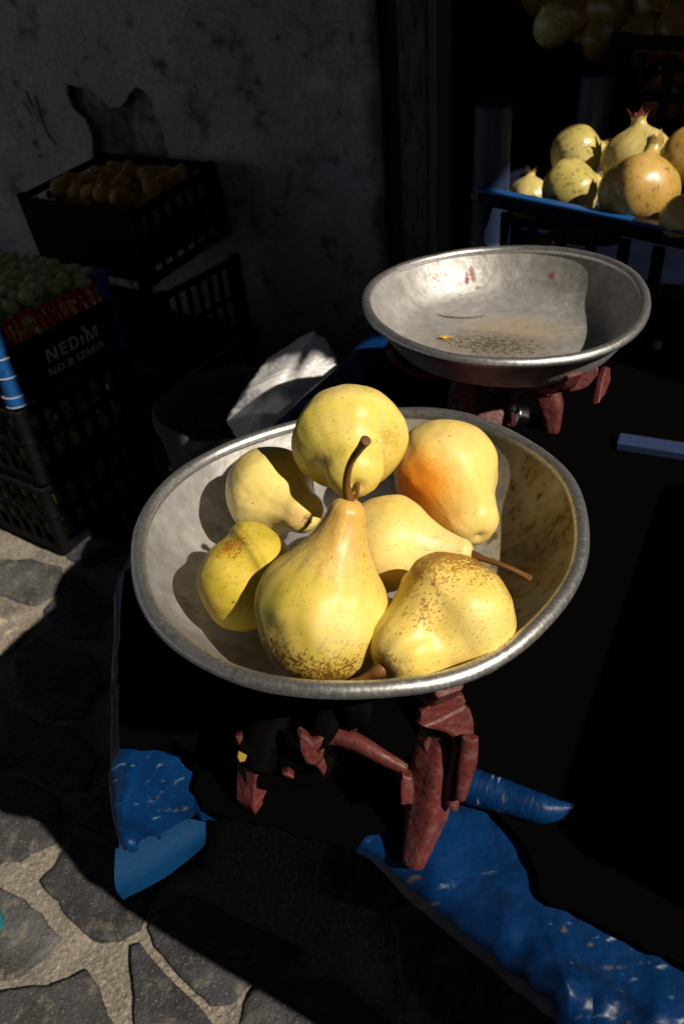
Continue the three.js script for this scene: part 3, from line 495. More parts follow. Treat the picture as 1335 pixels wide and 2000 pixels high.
{
  const R1 = 0.168, R2 = 0.1655;
  const pan = (label, c, R, waves, dY, seed, stainAndShade) => {
    const g = thing('scale_pan', label, 'scale pan', c, 'aluminium pans of the balance scale'), q = panGeometry(c, R, waves, dY);
    mesh('bowl', q.bowl, panMaterial(R, seed, stainAndShade, R > 0.165 ? 0.66 : 0.86), g); mesh('rim', q.rim, rimM, g); return g;
  };
  pan('dented aluminium scale pan heaped with yellow pears', C1, R1, [[2, 0.010, 0.6], [3, 0.010, 1.9], [5, 0.006, 0.4], [9, 0.003, 2]], [[2, 0.0016, 1.0], [3, 0.0016, 2.0], [7, 0.0008, 0.5]], 3,
    (x, z, n, f, sp) => [[[0.25, 0.20, 0.10], 0.85 * sst(0.02, 0.11, x + 0.05 * n) * sst(-0.45, 0.2, n + 0.6 * f)], [[0.05, 0.04, 0.025], 0.8 * sst(0.05, 0.5, 0.8 * f + 0.9 * sp + 0.5 * n) * sst(0.05, 0.10, x)], [[0.16, 0.13, 0.10], 0.5 * sst(0.1, 0.35, n + 0.4 * sp)]]);  // olive brown right side: stain, plus the rim shade put into the colour
  const loc = (px, py, dy) => { const p = atY(px, py, C2.y + dy).sub(C2), r = Math.hypot(p.x, p.z), q = rhoOf(R2 / 0.166)(r) / r; return [p.x * q, p.z * q]; };
  const dirtC = loc(1010, 640, -0.053), dirt2 = loc(960, 672, -0.053), red1 = loc(912, 512, -0.006), red1b = loc(921, 552, -0.036), red2 = loc(1077, 527, -0.016), ring = loc(933, 574, -0.048), twigA = loc(800, 608, -0.053), twigB = loc(945, 618, -0.053);
  const line = (x, z, a, b) => { const dx = b[0] - a[0], dz = b[1] - a[1], t = clamp(((x - a[0]) * dx + (z - a[1]) * dz) / (dx * dx + dz * dz)); return Math.hypot(x - a[0] - t * dx, z - a[1] - t * dz); };
  pan('empty aluminium scale pan stained with brown fruit scraps', C2, R2, [[2, 0.020, 2.4], [3, 0.008, 0.9], [5, 0.005, 1.4]], [[1, 0.003, 2.6], [2, 0.003, 0.8], [3, 0.0012, 1.0]], 8,
    (x, z, n, f0, sp0) => { const a = x * 0.83 + z * 0.56, b = -x * 0.56 + z * 0.83, f = fbm(a * 110, b * 240, 41, 4), sp = fbm(a * 260, b * 420, 47, 3); return [
      [[0.30, 0.235, 0.14], 0.8 * sst(0.03, 0.7, SMEAR(x, z, ...dirtC, 0.105, 0.055, 0.5) * (0.9 + 2.2 * f + 1.6 * sp))], [[0.20, 0.155, 0.085], 0.85 * sst(0.05, 0.75, SMEAR(x, z, ...dirt2, 0.115, 0.052, 0.45) * (1 + 2.2 * f + 1.8 * sp))],
      [[0.05, 0.045, 0.03], 0.8 * sst(0.30, 0.95, SMEAR(x, z, ...dirt2, 0.10, 0.048, 0.45) * (0.9 + 2.4 * f + 2.6 * sp))],
      [[0.24, 0.05, 0.055], 0.8 * sst(0.12, 0.6, SMEAR(x, z, ...red1, 0.014, 0.005, 1.6) * (1 + 1.6 * f))], [[0.30, 0.12, 0.12], 0.75 * sst(0.12, 0.6, SMEAR(x, z, ...red1b, 0.016, 0.006, 1.4) * (1 + 1.6 * f))], [[0.17, 0.04, 0.03], 0.9 * sst(0.12, 0.5, SMEAR(x, z, ...red2, 0.008, 0.008) * (1 + f))],
      [[0.24, 0.20, 0.12], 0.7 * sst(0.25, 0.5, SMEAR(x, z, ...ring, 0.007, 0.005))], [[0.30, 0.25, 0.17], 0.5 * sst(0.2, 0.6, 1.6 * f + 0.6 * n) * sst(0.12, 0.15, Math.hypot(x, z))],
    ]; });
  // scraps left in the empty pan
  const s0 = atY(868, 658, C2.y - 0.051), sc = grid(14, 3, (u, v) => { const t = u * 6.283, r = v * (0.0048 + 0.0012 * Math.sin(5 * t) + 0.0018 * Math.sin(2 * t + 1) + 0.001 * Math.sin(9 * t)); return [r * 1.5 * Math.cos(t), 0.0012 * (1 - v) + 0.0012 * Math.sin(3 * t) * v, r * Math.sin(t)]; });
  const sm = mesh('leaf_scrap', sc, std([0.60, 0.33, 0.03], 0.7), null); sm.position.copy(s0); Object.assign(sm.userData, { label: 'small torn yellow scrap of leaf lying in the empty pan', category: 'scrap' });
  const tw = [[800, 607], [812, 604], [840, 611], [870, 618], [905, 620], [945, 617]].map(([x, y]) => atY(x, y, C2.y - 0.0512)), ctr = tw[2].clone();
  const st = mesh('dry_stalk', sweep(tw.map((p) => p.clone().sub(ctr)), [0.0012, 0.0009, 0.0010, 0.0008, 0.0006], 6, 24), std([0.13, 0.085, 0.045], 0.8), null); st.position.copy(ctr); Object.assign(st.userData, { label: 'thin dry brown stalk lying across the empty pan', category: 'stalk' });
}

// ======================================================================= PEARS
// grown along local y from the flower end (0) to the stem end (L); local z is turned towards the viewer's side
function pearProfile(o) {
  const n = o.neck, h = Math.min(0.5, n * 0.95 * o.R / o.L), e = 1 - h, b = Math.min(o.belly ?? 0.40, e - 0.16), m = b + (e - b) * 0.5, q = o.mid ?? 0.5;
  return [[0, 0.05], [0.09, 0.042], [0.18, 0.014], [0.32, 0.0], [0.56, b * 0.115], [0.80, b * 0.36], [0.95, b * 0.68], [1.0, b], [mix(1, n, 0.10 + 0.1 * (1 - q)), b + (e - b) * 0.25], [mix(n, 1, q), m], [mix(n, 1, q * 0.36), b + (e - b) * 0.76], [n, e], [n * 0.88, 1 - 0.50 * h], [n * 0.64, 1 - 0.18 * h], [n * 0.36, 1 - 0.03 * h], [n * 0.16, 1 - 0.04 * h], [0, 1 - 0.10 * h]];
}
function pearGeometry(o) {
  const pr = new THREE.CatmullRomCurve3(pearProfile(o).map(([r, y]) => new V3(r, y, 0)), false, 'centripetal').getPoints(110);
  const s = o.seed * 13.7, lump = o.lump ?? 0.05, L = o.L, R = o.R;
  return grid(128, pr.length - 1, (u, v) => {
    const t = u * 2 * Math.PI, p = pr[Math.round(v * (pr.length - 1))], cx = Math.sin(t), cz = Math.cos(t);
    let k = 1 + lump * 1.6 * noise(cx * 1.1 + s, p.y * 2.2, cz * 1.1) + lump * 0.7 * noise(cx * 2.6, p.y * 4.5 + s, cz * 2.6) + 0.010 * noise(cx * 6, p.y * 11 + s, cz * 6);
    for (const [dx, dy, dz, rad, amt] of o.dents ?? []) { const e = Math.hypot(p.x * cx - dx, (p.y - dy) * L / R, p.x * cz - dz) / rad; k -= amt * Math.exp(-e * e); }
    const r = Math.max(0, p.x) * R * k, b = (o.bend ?? 0) * p.y * p.y, bz = (o.bendZ ?? 0) * p.y * p.y;
    return [r * cx + b, p.y * L, r * cz + bz];
  });
}
function pearTexture(o) {
  const N = 1024, H = 640, s = o.seed * 9.1, rnd = mulberry(100 + o.seed), R = o.R, L = o.L;
  const pr = new THREE.CatmullRomCurve3(pearProfile(o).map(([r, y]) => new V3(r, y, 0)), false, 'centripetal').getPoints(H - 1);
  const dots = new Float32Array(N * H);
  // the small spots of the skin
  for (let n = 0; n < o.freckles * 2.2; n++) {
    const y = rnd(), j = Math.floor(y * H), rr = pr[j].x; if (rnd() > rr + 0.05) continue;
    const u = rnd(); if (fbm(Math.cos(u * 6.283) * 2 + s, y * 5, Math.sin(u * 6.283) * 2, 3) + 0.22 < 0.5 * rnd()) continue; const px = R * 2 * Math.PI * Math.max(rr, 0.08) / N, py = L * 1.25 / H, sz = (0.00024 + 0.00036 * rnd() * rnd()) * (rnd() < 0.03 ? 2.1 : 1), a = 0.35 + 0.6 * rnd(), wx = Math.ceil(sz / px * 1.5), wy = Math.ceil(sz / py * 1.5), i0 = Math.floor(u * N);
    if (wx > 60) continue;
    for (let b = -wy; b <= wy; b++) for (let c = -wx; c <= wx; c++) { const jj = j + b; if (jj < 0 || jj >= H) continue; const d = Math.hypot(c * px, b * py) / sz, q = ((i0 + c) % N + N) % N + jj * N; dots[q] = Math.max(dots[q], a * sst(1.25, 0.5, d)); }
  }
  return colorTex(N, H, (u, v, i, j) => {
    const t = u * 2 * Math.PI, p = pr[j], x = p.x * Math.sin(t), z = p.x * Math.cos(t), y = p.y, Y = y * L / R;
    const n = fbm(x * 1.5 + s, Y * 1.5, z * 1.5, 3), f = fbm(x * 7 + s, Y * 7, z * 7, 4), g = fbm(x * 26 + s, Y * 18, z * 26, 4);
    let c = mix3(o.base, o.green, clamp(o.greenAmt + 1.5 * n)); c = c.map((q) => q * (1 + 0.10 * f + 0.06 * g));
    for (const [q, rad, col, amt, rag] of o.patch ?? []) {
      const d = Math.hypot(x - q[0], Y - q[1] * L / R, z - q[2]) / rad, m = sst(1.05, 0.25, d + rag * (0.9 * f + 1.7 * g)); c = mix3(c, col, amt * m);
    }
    const fr = sst(0.16, 0.30, f + 0.8 * g) * (o.russet ?? 0.15); c = mix3(c, [0.42, 0.24, 0.05], fr);
    const endB = sst(0.05, 0.0, y - 0.01 + 0.05 * f) ; c = mix3(c, [0.10, 0.055, 0.025], 0.75 * endB);
    c = mix3(c, [0.33, 0.245, 0.03], dots[j * N + i] * 0.95);
    return c;
  });
}
const stemTex = colorTex(128, 256, (u, v) => { const n = tn(u, v, 22, 2, 4), k = 0.7 + n; return mix3([0.27 * k, 0.115 * k, 0.02 * k], [0.085, 0.048, 0.034], sst(0.45, 0.85, v + 0.5 * n)); });
const stemM = std([1.15, 1.1, 1.05], 0.5, { map: stemTex, bumpMap: dataTex(128, 128, (u, v) => 0.5 + 0.9 * tn(u, v, 30, 2, 4), true), bumpScale: 0.001 });
const calyxM = std([0.035, 0.02, 0.012], 0.9);
function pear(label, B, T, o) {
  const y = T.clone().sub(B); o.L = y.length(); y.normalize();
  const c = B.clone().lerp(T, 0.45), z = EYE.clone().sub(c); z.addScaledVector(y, -z.dot(y)).normalize(); const x = y.clone().cross(z);
  const g = thing('pear', label, 'pear', B, 'yellow pears in the scale pan');
  g.quaternion.setFromRotationMatrix(new THREE.Matrix4().makeBasis(x, y, z));
  const m = phys([1, 1, 1], o.rough ?? 0.43, { map: pearTexture(o), specularIntensity: 0.65, clearcoat: 0.06, clearcoatRoughness: 0.25 });
  mesh('skin', pearGeometry(o), m, g);
  const sp = []; for (let i = 0; i < 5; i++) { const a = i * 1.257; sp.push(sweep([new V3(0.05 * o.R * Math.cos(a), 0.045 * o.L, 0.05 * o.R * Math.sin(a)), new V3(0.13 * o.R * Math.cos(a), 0.03 * o.L, 0.13 * o.R * Math.sin(a)), new V3(0.20 * o.R * Math.cos(a + 0.2), 0.028 * o.L, 0.20 * o.R * Math.sin(a + 0.2))], [0.0016, 0.0012, 0.0004], 6, 6)); }
  mesh('calyx', mergeGeometries(sp), calyxM, g);
  if (o.stem) {                                       // points given in the world
    const inv = g.matrixWorld.clone(); g.updateMatrixWorld(); inv.copy(g.matrixWorld).invert();
    const pts = o.stem.map((p) => p.clone().applyMatrix4(inv)), k = o.stemR ?? 0.0024;
    pts.unshift(pts[0].clone().add(new V3(0, -0.010, 0)));
    mesh('stem', sweep(pts, [k * 1.9, k * 1.7, k * 1.05, k * 0.92, k, k * 1.4], 12, 36), stemM, g);
  }
  return g;
}
const CREAM_HIGHLIGHT = [0.84, 0.70, 0.30];  // sunlit highlight on the pear bellies, put into the skin colour
const pears = {
  front: () => { const B = atY(598, 1316, 0.990), T = atY(684, 975, 1.102); return pear('large freckled pear standing upright in front with a long brown stem', B, T, { R: 0.0462, neck: 0.29, belly: 0.40, mid: 0.5, seed: 1, lump: 0.05, bend: 0.0, base: [0.790, 0.597, 0.163], green: [0.624, 0.488, 0.059], greenAmt: 0.4, freckles: 9000, russet: 0.12,
    stem: [T.clone().addScaledVector(T.clone().sub(B).normalize(), -0.004), atZ(676, 945, 0.499), atZ(684, 905, 0.485), atZ(702, 877, 0.472), atZ(714, 860, 0.463)], stemR: 0.0024, dents: [[-0.55, 0.33, 0.75, 0.45, 0.05], [0.3, 0.1, 0.6, 0.3, 0.04]],
    patch: [[[0, 0.93, 0.3], 0.75, [0.60, 0.29, 0.08], 0.6, 0.5], [[0.1, 0.72, 0.3], 0.6, [0.62, 0.36, 0.10], 0.55, 0.7], [[-0.75, 0.42, 0.6], 0.6, [0.44, 0.41, 0.03], 0.6, 0.3], [[0.3, 0.08, 0.66], 0.74, [0.19, 0.070, 0.012], 0.95, 0.85], [[-0.5, 0.09, 0.62], 0.66, [0.15, 0.06, 0.012], 0.95, 0.8], [[-0.2, 0.0, 0.5], 0.55, [0.10, 0.04, 0.012], 0.9, 0.4], [[0.25, 0.42, 0.9], 0.5, CREAM_HIGHLIGHT, 0.5, 0.2]] }); },
  top: () => { const B = atZ(672, 802, 0.622), T = atZ(697, 948, 0.553); return pear('round pale yellow pear lying on top of the heap', B, T, { R: 0.0432, neck: 0.52, belly: 0.46, mid: 0.62, seed: 2, lump: 0.03, base: [0.790, 0.612, 0.167], green: [0.645, 0.532, 0.059], greenAmt: 0.35, freckles: 4200, russet: 0.06,
    stem: [T.clone(), atZ(697, 962, 0.549), atZ(692, 980, 0.543)], stemR: 0.0016,
    patch: [[[0.85, 0.5, 0.5], 0.8, [0.50, 0.47, 0.04], 0.55, 0.3], [[-0.78, 0.72, 0.35], 0.42, [0.42, 0.27, 0.03], 0.6, 0.7], [[-0.62, 0.85, 0.4], 0.12, [0.16, 0.09, 0.02], 0.9, 0.9], [[-0.3, 0.98, 0.3], 0.10, [0.12, 0.07, 0.02], 0.9, 0.6], [[0, 0.25, 0.9], 0.6, CREAM_HIGHLIGHT, 0.45, 0.3]] }); },
  left: () => { const B = atZ(478, 930, 0.664), T = atZ(612, 1012, 0.602); return pear('smooth pale pear at the left of the heap, half in shadow', B, T, { R: 0.0366, neck: 0.50, belly: 0.44, mid: 0.55, seed: 3, lump: 0.03, base: [0.801, 0.636, 0.212], green: [0.728, 0.587, 0.148], greenAmt: 0.3, freckles: 900, russet: 0.0,
    patch: [[[0.2, 1.0, 0.35], 0.34, [0.64, 0.36, 0.16], 0.7, 0.3], [[0.1, 1.02, 0.1], 0.2, [0.08, 0.04, 0.02], 0.9, 0.5], [[0.75, 0.5, 0.4], 0.10, [0.07, 0.05, 0.02], 0.95, 0.4], [[-0.5, 0.22, 0.7], 0.05, [0.2, 0.15, 0.04], 0.8, 0.3], [[-0.4, 0.30, 0.8], 0.04, [0.2, 0.15, 0.04], 0.8, 0.3]] }); },
  lower: () => { const B = atZ(568, 1096, 0.584), T = atZ(398, 1178, 0.562); return pear('greenish pear with a rust brown patch at the left, behind the upright pear', B, T, { R: 0.0415, neck: 0.88, belly: 0.44, mid: 0.7, seed: 4, lump: 0.035, base: [0.686, 0.517, 0.079], green: [0.541, 0.428, 0.030], greenAmt: 0.5, freckles: 5200, russet: 0.15,
    patch: [[[0.72, 0.55, 0.55], 0.34, [0.36, 0.13, 0.012], 0.9, 1.0], [[0.0, 1.0, 0.2], 0.5, [0.50, 0.28, 0.04], 0.7, 0.6], [[-0.2, 0.80, 0.75], 0.07, [0.06, 0.04, 0.015], 0.95, 0.5], [[0.05, 0.66, 0.9], 0.06, [0.06, 0.04, 0.015], 0.95, 0.5]] }); },
  back: () => { const B = atZ(838, 853, 0.665), T = atZ(928, 1052, 0.592); return pear('large pear with an orange blush at the back right of the heap', B, T, { R: 0.0425, neck: 0.54, belly: 0.40, seed: 5, lump: 0.045, base: [0.832, 0.617, 0.197], green: [0.790, 0.597, 0.148], greenAmt: 0.3, freckles: 2200, russet: 0.02, bend: -0.003,
    patch: [[[0.55, 0.60, 0.65], 0.95, [0.82, 0.33, 0.03], 0.95, 0.18], [[0.62, 0.52, 0.5], 0.62, [0.72, 0.22, 0.015], 0.7, 0.2], [[0.3, 0.85, 0.5], 0.45, [0.72, 0.42, 0.12], 0.6, 0.3], [[-0.1, 0.42, 0.95], 0.05, [0.30, 0.16, 0.05], 0.9, 0.6], [[0.55, 0.30, 0.8], 0.05, [0.66, 0.2, 0.05], 0.8, 0.3], [[0.72, 0.48, 0.6], 0.05, [0.5, 0.1, 0.02], 0.8, 0.3]] }); },
  middle: () => { const B = atZ(672, 1050, 0.602), T = atZ(922, 1081, 0.566); return pear('cream yellow pear lying in the middle with its stem pointing right', B, T, { R: 0.0362, neck: 0.30, belly: 0.40, seed: 6, lump: 0.025, base: [0.853, 0.646, 0.227], green: [0.811, 0.617, 0.178], greenAmt: 0.3, freckles: 3000, russet: 0.02,
    stem: [atZ(917, 1082, 0.567), atZ(945, 1092, 0.562), atZ(985, 1106, 0.555), atZ(1018, 1121, 0.552), atZ(1036, 1131, 0.551)], stemR: 0.0021,
    patch: [[[0.1, 0.85, 0.4], 0.8, [0.78, 0.56, 0.26], 0.6, 0.2], [[-0.6, 0.45, 0.5], 0.7, [0.64, 0.5, 0.08], 0.5, 0.3]] }); },
  right: () => { const B = atZ(962, 1146, 0.527), T = atZ(742, 1302, 0.492); return pear('lumpy russet marked pear lying at the front right against the rim', B, T, { R: 0.0415, neck: 0.66, belly: 0.38, mid: 0.42, seed: 8, lump: 0.075, base: [0.822, 0.617, 0.172], green: [0.728, 0.558, 0.099], greenAmt: 0.35, freckles: 5200, russet: 0.1,
    stem: [atZ(738, 1312, 0.490), atZ(718, 1322, 0.492), atZ(700, 1331, 0.494), atZ(690, 1336, 0.496)], stemR: 0.0028, dents: [[-0.1, 0.68, 0.75, 0.24, 0.10], [-0.6, 0.66, 0.4, 0.25, 0.08], [0.6, 0.05, 0.5, 0.35, 0.05], [0.3, 0.3, 0.9, 0.3, 0.03]],
    patch: [[[0.72, 0.22, 0.45], 0.66, [0.33, 0.13, 0.022], 0.95, 0.95], [[0.45, 0.06, 0.5], 0.50, [0.27, 0.095, 0.018], 0.9, 0.8], [[0.75, 0.38, 0.45], 0.5, [0.46, 0.23, 0.05], 0.7, 1.2], [[-0.15, 0.05, 0.55], 0.5, [0.50, 0.27, 0.07], 0.6, 0.9], [[0.35, 0.66, 0.85], 0.30, [0.30, 0.11, 0.015], 0.75, 1.2], [[-0.1, 1.0, 0.2], 0.36, [0.16, 0.09, 0.03], 0.85, 0.5], [[-0.3, 0.42, 0.9], 0.5, CREAM_HIGHLIGHT, 0.5, 0.2]] }); },
};
for (const k in pears) pears[k]();

// ======================================================================= CRATES
const CU = new V3(0.81, 0, 0.59).normalize(), CV = new V3(0.59, 0, -0.81).normalize(), PR = new V3(0.61, 0, 0.79).normalize(), PB = new V3(0.79, 0, -0.61).normalize();
const rot = (d) => -Math.atan2(d.z, d.x);
const scuff = (c, s) => colorTex(256, 256, (u, v) => { const n = tn(u, v, 8, s, 4), f = tn(u, v, 40, s + 3, 3); let q = c.map((x) => x * (0.9 + 0.5 * n)); return mix3(q, c.map((x) => x * 2 + 0.001), 0.5 * sst(0.22, 0.42, f)); }, true);
const blackP = phys([1, 1, 1], 0.65, { map: scuff([0.0045, 0.0047, 0.0054], 2), specularIntensity: 0.22 }), shadeBlueP = phys([1, 1, 1], 0.6, { map: scuff([0.003, 0.006, 0.018], 5), specularIntensity: 0.22 }), postP = std([0.010, 0.022, 0.060], 0.5), blueP = std([1, 1, 1], 0.42, { map: scuff([0.008, 0.085, 0.30], 8) });  // the two dark blues are the blue plastic with shade put into colour
const whiteWear = std([0.42, 0.45, 0.48], 0.8);
const cache = {};
const shared = (k, f) => cache[k] ??= f();
// a vented plastic crate, base in the middle of its floor, x along its length; near side is +z
function crate(name, label, group, pos, turn, tilt, o) {
  const { L, D, H, mat } = o, post = o.post ?? 0, pr = o.pr ?? 0.022, g = thing(name, label, 'crate', pos, group); g.rotation.set(tilt ?? 0, turn, 0, 'YXZ');
  const put = (n, geo, x, y, z, ry, m) => { const q = mesh(n, geo, m ?? mat, g); q.position.set(x, y, z); if (ry) q.rotation.y = ry; return q; };
  put('floor', shared(['fl', L, D], () => box(L - 0.02, 0.012, D - 0.02)), 0, o.floorY ?? 0.008, 0);
  for (const sx of [-1, 1]) for (const sz of [-1, 1]) {
    const h = H + post, q = put('corner_post', shared(['po', h, pr], () => new THREE.LatheGeometry([[0, 0], [pr * 0.95, 0], [pr, 0.006], [pr, h * 0.13], [pr * 0.9, h * 0.14], [pr * 0.9, h * 0.36], [pr, h * 0.37], [pr, h * 0.375], [pr * 0.9, h * 0.39], [pr * 0.88, h * 0.58], [pr, h * 0.59], [pr, h * 0.6], [pr * 0.86, h * 0.615], [pr * 0.84, h - 0.006], [pr * 0.7, h], [pr * 0.45, h - 0.004], [0, h - 0.004]].map(([a, b]) => new THREE.Vector2(a, b)), 20)), sx * (L / 2 - pr), 0, sz * (D / 2 - pr));
    if (o.wear && sx === 1 && sz === 1) for (const k of [0.02, 0.14, 0.375, 0.595]) { const r = mesh('worn_ridge', shared(['rg', pr], () => new THREE.TorusGeometry(pr * 0.985, 0.0016, 6, 24).rotateX(Math.PI / 2)), whiteWear, q); r.position.y = h * k; }
  }
  const side = (len, x, z, ry, solid) => {
    const t = 0.008, w = len - 2 * pr;
    const at = (n, geo, a, y, off = 0) => put(n, geo, x + Math.cos(ry) * a + Math.sin(ry) * off, y, z - Math.sin(ry) * a + Math.cos(ry) * off, ry);
    at('rail', shared(['r1', w], () => box(w, 0.020, 0.016, 0.004)), 0, H - 0.010);
    at('rail', shared(['r2', w], () => box(w, 0.026, 0.012, 0.003)), 0, 0.016);
    if (solid) { at('panel', shared(['pn', w, H], () => box(w, H - 0.045, t)), 0, H / 2 + 0.004); return; }
    at('rail', shared(['r3', w], () => box(w, 0.016, 0.010, 0.003)), 0, H * 0.55);
    const n = Math.max(4, Math.round(w / 0.052));
    for (let i = 1; i < n; i++) at('slat', shared(['sl', H], () => box(0.017, H - 0.05, t, 0.002)), (i / n - 0.5) * w, H / 2, -0.001);
  };
  const sides = o.sides ?? 'fbrl', solid = o.solid ?? '';
  if (sides.includes('f')) side(L, 0, D / 2 - 0.008, 0, solid.includes('f'));
  if (sides.includes('b')) side(L, 0, -D / 2 + 0.008, Math.PI, solid.includes('b'));
  if (sides.includes('r')) side(D, L / 2 - 0.008, 0, Math.PI / 2, solid.includes('r'));
  if (sides.includes('l')) side(D, -L / 2 + 0.008, 0, -Math.PI / 2, solid.includes('l'));
  return g;
}
const inCrate = (g, x, y, z) => { g.updateMatrixWorld(); return new V3(x, y, z).applyMatrix4(g.matrixWorld); };
const rnd = mulberry(77);
const tint = (c, s, a, b) => colorTex(128, 64, (u, v) => { const x = Math.sin(u * 6.283), z = Math.cos(u * 6.283), n = fbm(x * 1.6 + s, v * 3, z * 1.6, 3), f = fbm(x * 9 + s, v * 14, z * 9, 3); let q = mix3(c, a, clamp(0.35 + 1.6 * n)); return mix3(q, b, 0.8 * sst(0.15, 0.38, f)); });

// ---- left: two vented crates, the printed blue crate of green plums on top
{
  const N = new V3(-0.793, 0, -1.754), L = 0.5, D = 0.41;
  const centre = (n, y) => n.clone().setY(y).addScaledVector(CU, -L / 2).addScaledVector(CV, D / 2);
  const G = 'stacked produce crates on the left';
  const c1 = crate('produce_crate', 'black vented crate of green and yellow fruit, lowest of the left stack, on the paving', G, centre(N, 0.014), rot(CU), 0, { L, D, H: 0.225, mat: blackP, sides: 'fr' });
  const c2 = crate('produce_crate', 'black vented crate directly under the blue crate of green plums', G, centre(N.clone().addScaledVector(CV, 0.01), 0.245), rot(CU), 0, { L, D, H: 0.225, mat: blackP, sides: 'fr' });
  const lime = []; for (let k = 0; k < 4; k++) lime.push(std([1, 1, 1], 0.45, { map: tint([[0.16, 0.20, 0.025], [0.30, 0.27, 0.04], [0.09, 0.14, 0.03], [0.38, 0.32, 0.07]][k], k, [0.22, 0.24, 0.03], [0.12, 0.08, 0.02]) }));
  const lg = [0, 1].map((k) => grid(24, 14, (u, v) => { const t = u * 6.2832, a = v * Math.PI, r = 0.03 * Math.sin(a) * (1 + 0.1 * noise(Math.cos(t) * 2 + k, v * 3, Math.sin(t) * 2)); return [r * Math.cos(t), -0.034 * Math.cos(a) * (k ? 1.25 : 0.95), r * Math.sin(t)]; }));
  for (const [c, lab] of [[c1, 'green or yellow fruit behind the slats of the lowest left crate'], [c2, 'green or yellow fruit behind the slats of the crate under the plums']]) for (const face of [0, 1]) for (let i = 0; i < (face ? 8 : 6); i++) for (let j = 0; j < 3; j++) {
    const along = face ? 0.20 - i * 0.058 : -0.155 + i * 0.062, p = face ? inCrate(c, along, 0.05 + j * 0.055, D / 2 - 0.052 - 0.012 * rnd()) : inCrate(c, L / 2 - 0.052 - 0.012 * rnd(), 0.05 + j * 0.055, along);
    const m = mesh('green_fruit', lg[Math.floor(rnd() * 2)], lime[Math.floor(rnd() * 4)], null); m.position.copy(p); m.rotation.set(rnd() * 6, rnd() * 6, rnd() * 6); Object.assign(m.userData, { label: lab, category: 'fruit', group: lab.includes('lowest') ? 'fruit in the lowest left crate' : 'fruit in the crate under the plums' });
  }
  const N3 = new V3(-0.785, 0, -1.77), c3 = crate('produce_crate', 'blue plastic crate printed with white lettering, full of green plums', G, centre(N3, 0.475), rot(CU), 0, { L, D, H: 0.150, mat: shadeBlueP, post: 0.075, pr: 0.030, sides: 'frb', solid: 'frb', floorY: 0.10, wear: true });
  for (const o of c3.children) if (o.name === 'corner_post') o.material = blueP;  // posts lit blue, panels shaded blue: light put into the colours
  // lettering, raised on the side panel
  const cv = document.createElement('canvas'); cv.width = 1024; cv.height = 512; const x = cv.getContext('2d');
  x.fillStyle = '#000'; x.fillRect(0, 0, 1024, 512); x.fillStyle = '#fff'; x.textAlign = 'center'; x.font = 'bold 210px sans-serif'; 
  x.save(); x.translate(512, 235); x.scale(1.12, 1); x.fillText('NED\u0131M', 0, 0); x.restore(); 
  x.font = 'bold 118px sans-serif'; x.save(); x.translate(512, 385); x.scale(1.28, 1); x.fillText('NO:8 IZMiR', 0, 0); x.restore();
  x.fillStyle = '#000'; for (let k = 0; k < 900; k++) { const w = 1 + 5 * rnd(); x.fillRect(1024 * rnd(), 512 * rnd(), w * (1 + 3 * rnd()), w); }
  const al = new THREE.CanvasTexture(cv); al.colorSpace = THREE.NoColorSpace;
  const pl = mesh('lettering', new THREE.PlaneGeometry(0.245, 0.118), std([0.60, 0.62, 0.64], 0.7, { alphaMap: al, transparent: true, alphaTest: 0.5 }), c3);
  pl.position.set(L / 2 - 0.0015, 0.068, -0.015); pl.rotation.y = Math.PI / 2;
  const dot = mesh('lettering', new THREE.PlaneGeometry(0.0115, 0.011), std([0.60, 0.62, 0.64], 0.7), c3); dot.position.set(L / 2 - 0.0013, 0.1135, -0.0595); dot.rotation.y = Math.PI / 2;
  // paper liner: a crinkled red sleeve with yellow letters
  const lc = document.createElement('canvas'); lc.width = 1024; lc.height = 160; const y = lc.getContext('2d');
  y.fillStyle = '#b5121d'; y.fillRect(0, 0, 1024, 160); y.fillStyle = '#c9a516'; y.font = 'bold 118px sans-serif'; y.fillText('TANI', 60, 126); y.fillText('TA', 560, 126); y.fillText('TA', 880, 126);
  const lt = new THREE.CanvasTexture(lc); lt.colorSpace = THREE.SRGBColorSpace;
  const lm = new THREE.MeshPhysicalMaterial({ map: lt, roughness: 0.25, clearcoat: 0.8, clearcoatRoughness: 0.12, side: THREE.DoubleSide });
  const li = thing('paper_liner', 'shiny red paper liner with yellow letters around the green plums', 'liner', c3.position); li.rotation.copy(c3.rotation);
  mesh('side_sleeve', grid(160, 14, (u, v) => { const z = D / 2 - 0.045 - u * (D - 0.085), w = 0.010 * noise(u * 14, 0, 3) + 0.006 * noise(u * 34, 1, 3); return [L / 2 - 0.004 - 0.030 * v + 0.006 * noise(u * 22, v * 3, 1) + 0.012 * v * noise(u * 16, 4, 1), 0.140 + 0.066 * v + v * w, z]; }, (u, v) => [u, v], false), lm, li);
  mesh('back_sleeve', grid(160, 14, (u, v) => { const xx = L / 2 - 0.05 - u * (L - 0.09), w = 0.012 * noise(u * 18, 0, 7); return [xx, 0.150 + 0.055 * v + v * w, -D / 2 + 0.004 + 0.026 * v + 0.006 * noise(u * 26, v * 3, 5)]; }, (u, v) => [u * 2 + 0.3, v * 0.15], false), lm, li);
  // green plums
  const gm = []; for (let k = 0; k < 5; k++) gm.push(std([1, 1, 1], 0.55, { map: tint([0.38 + 0.05 * k, 0.50 + 0.02 * k, 0.24 - 0.02 * k], k + 3, [0.56, 0.64, 0.38], [0.28, 0.30, 0.12]) }));
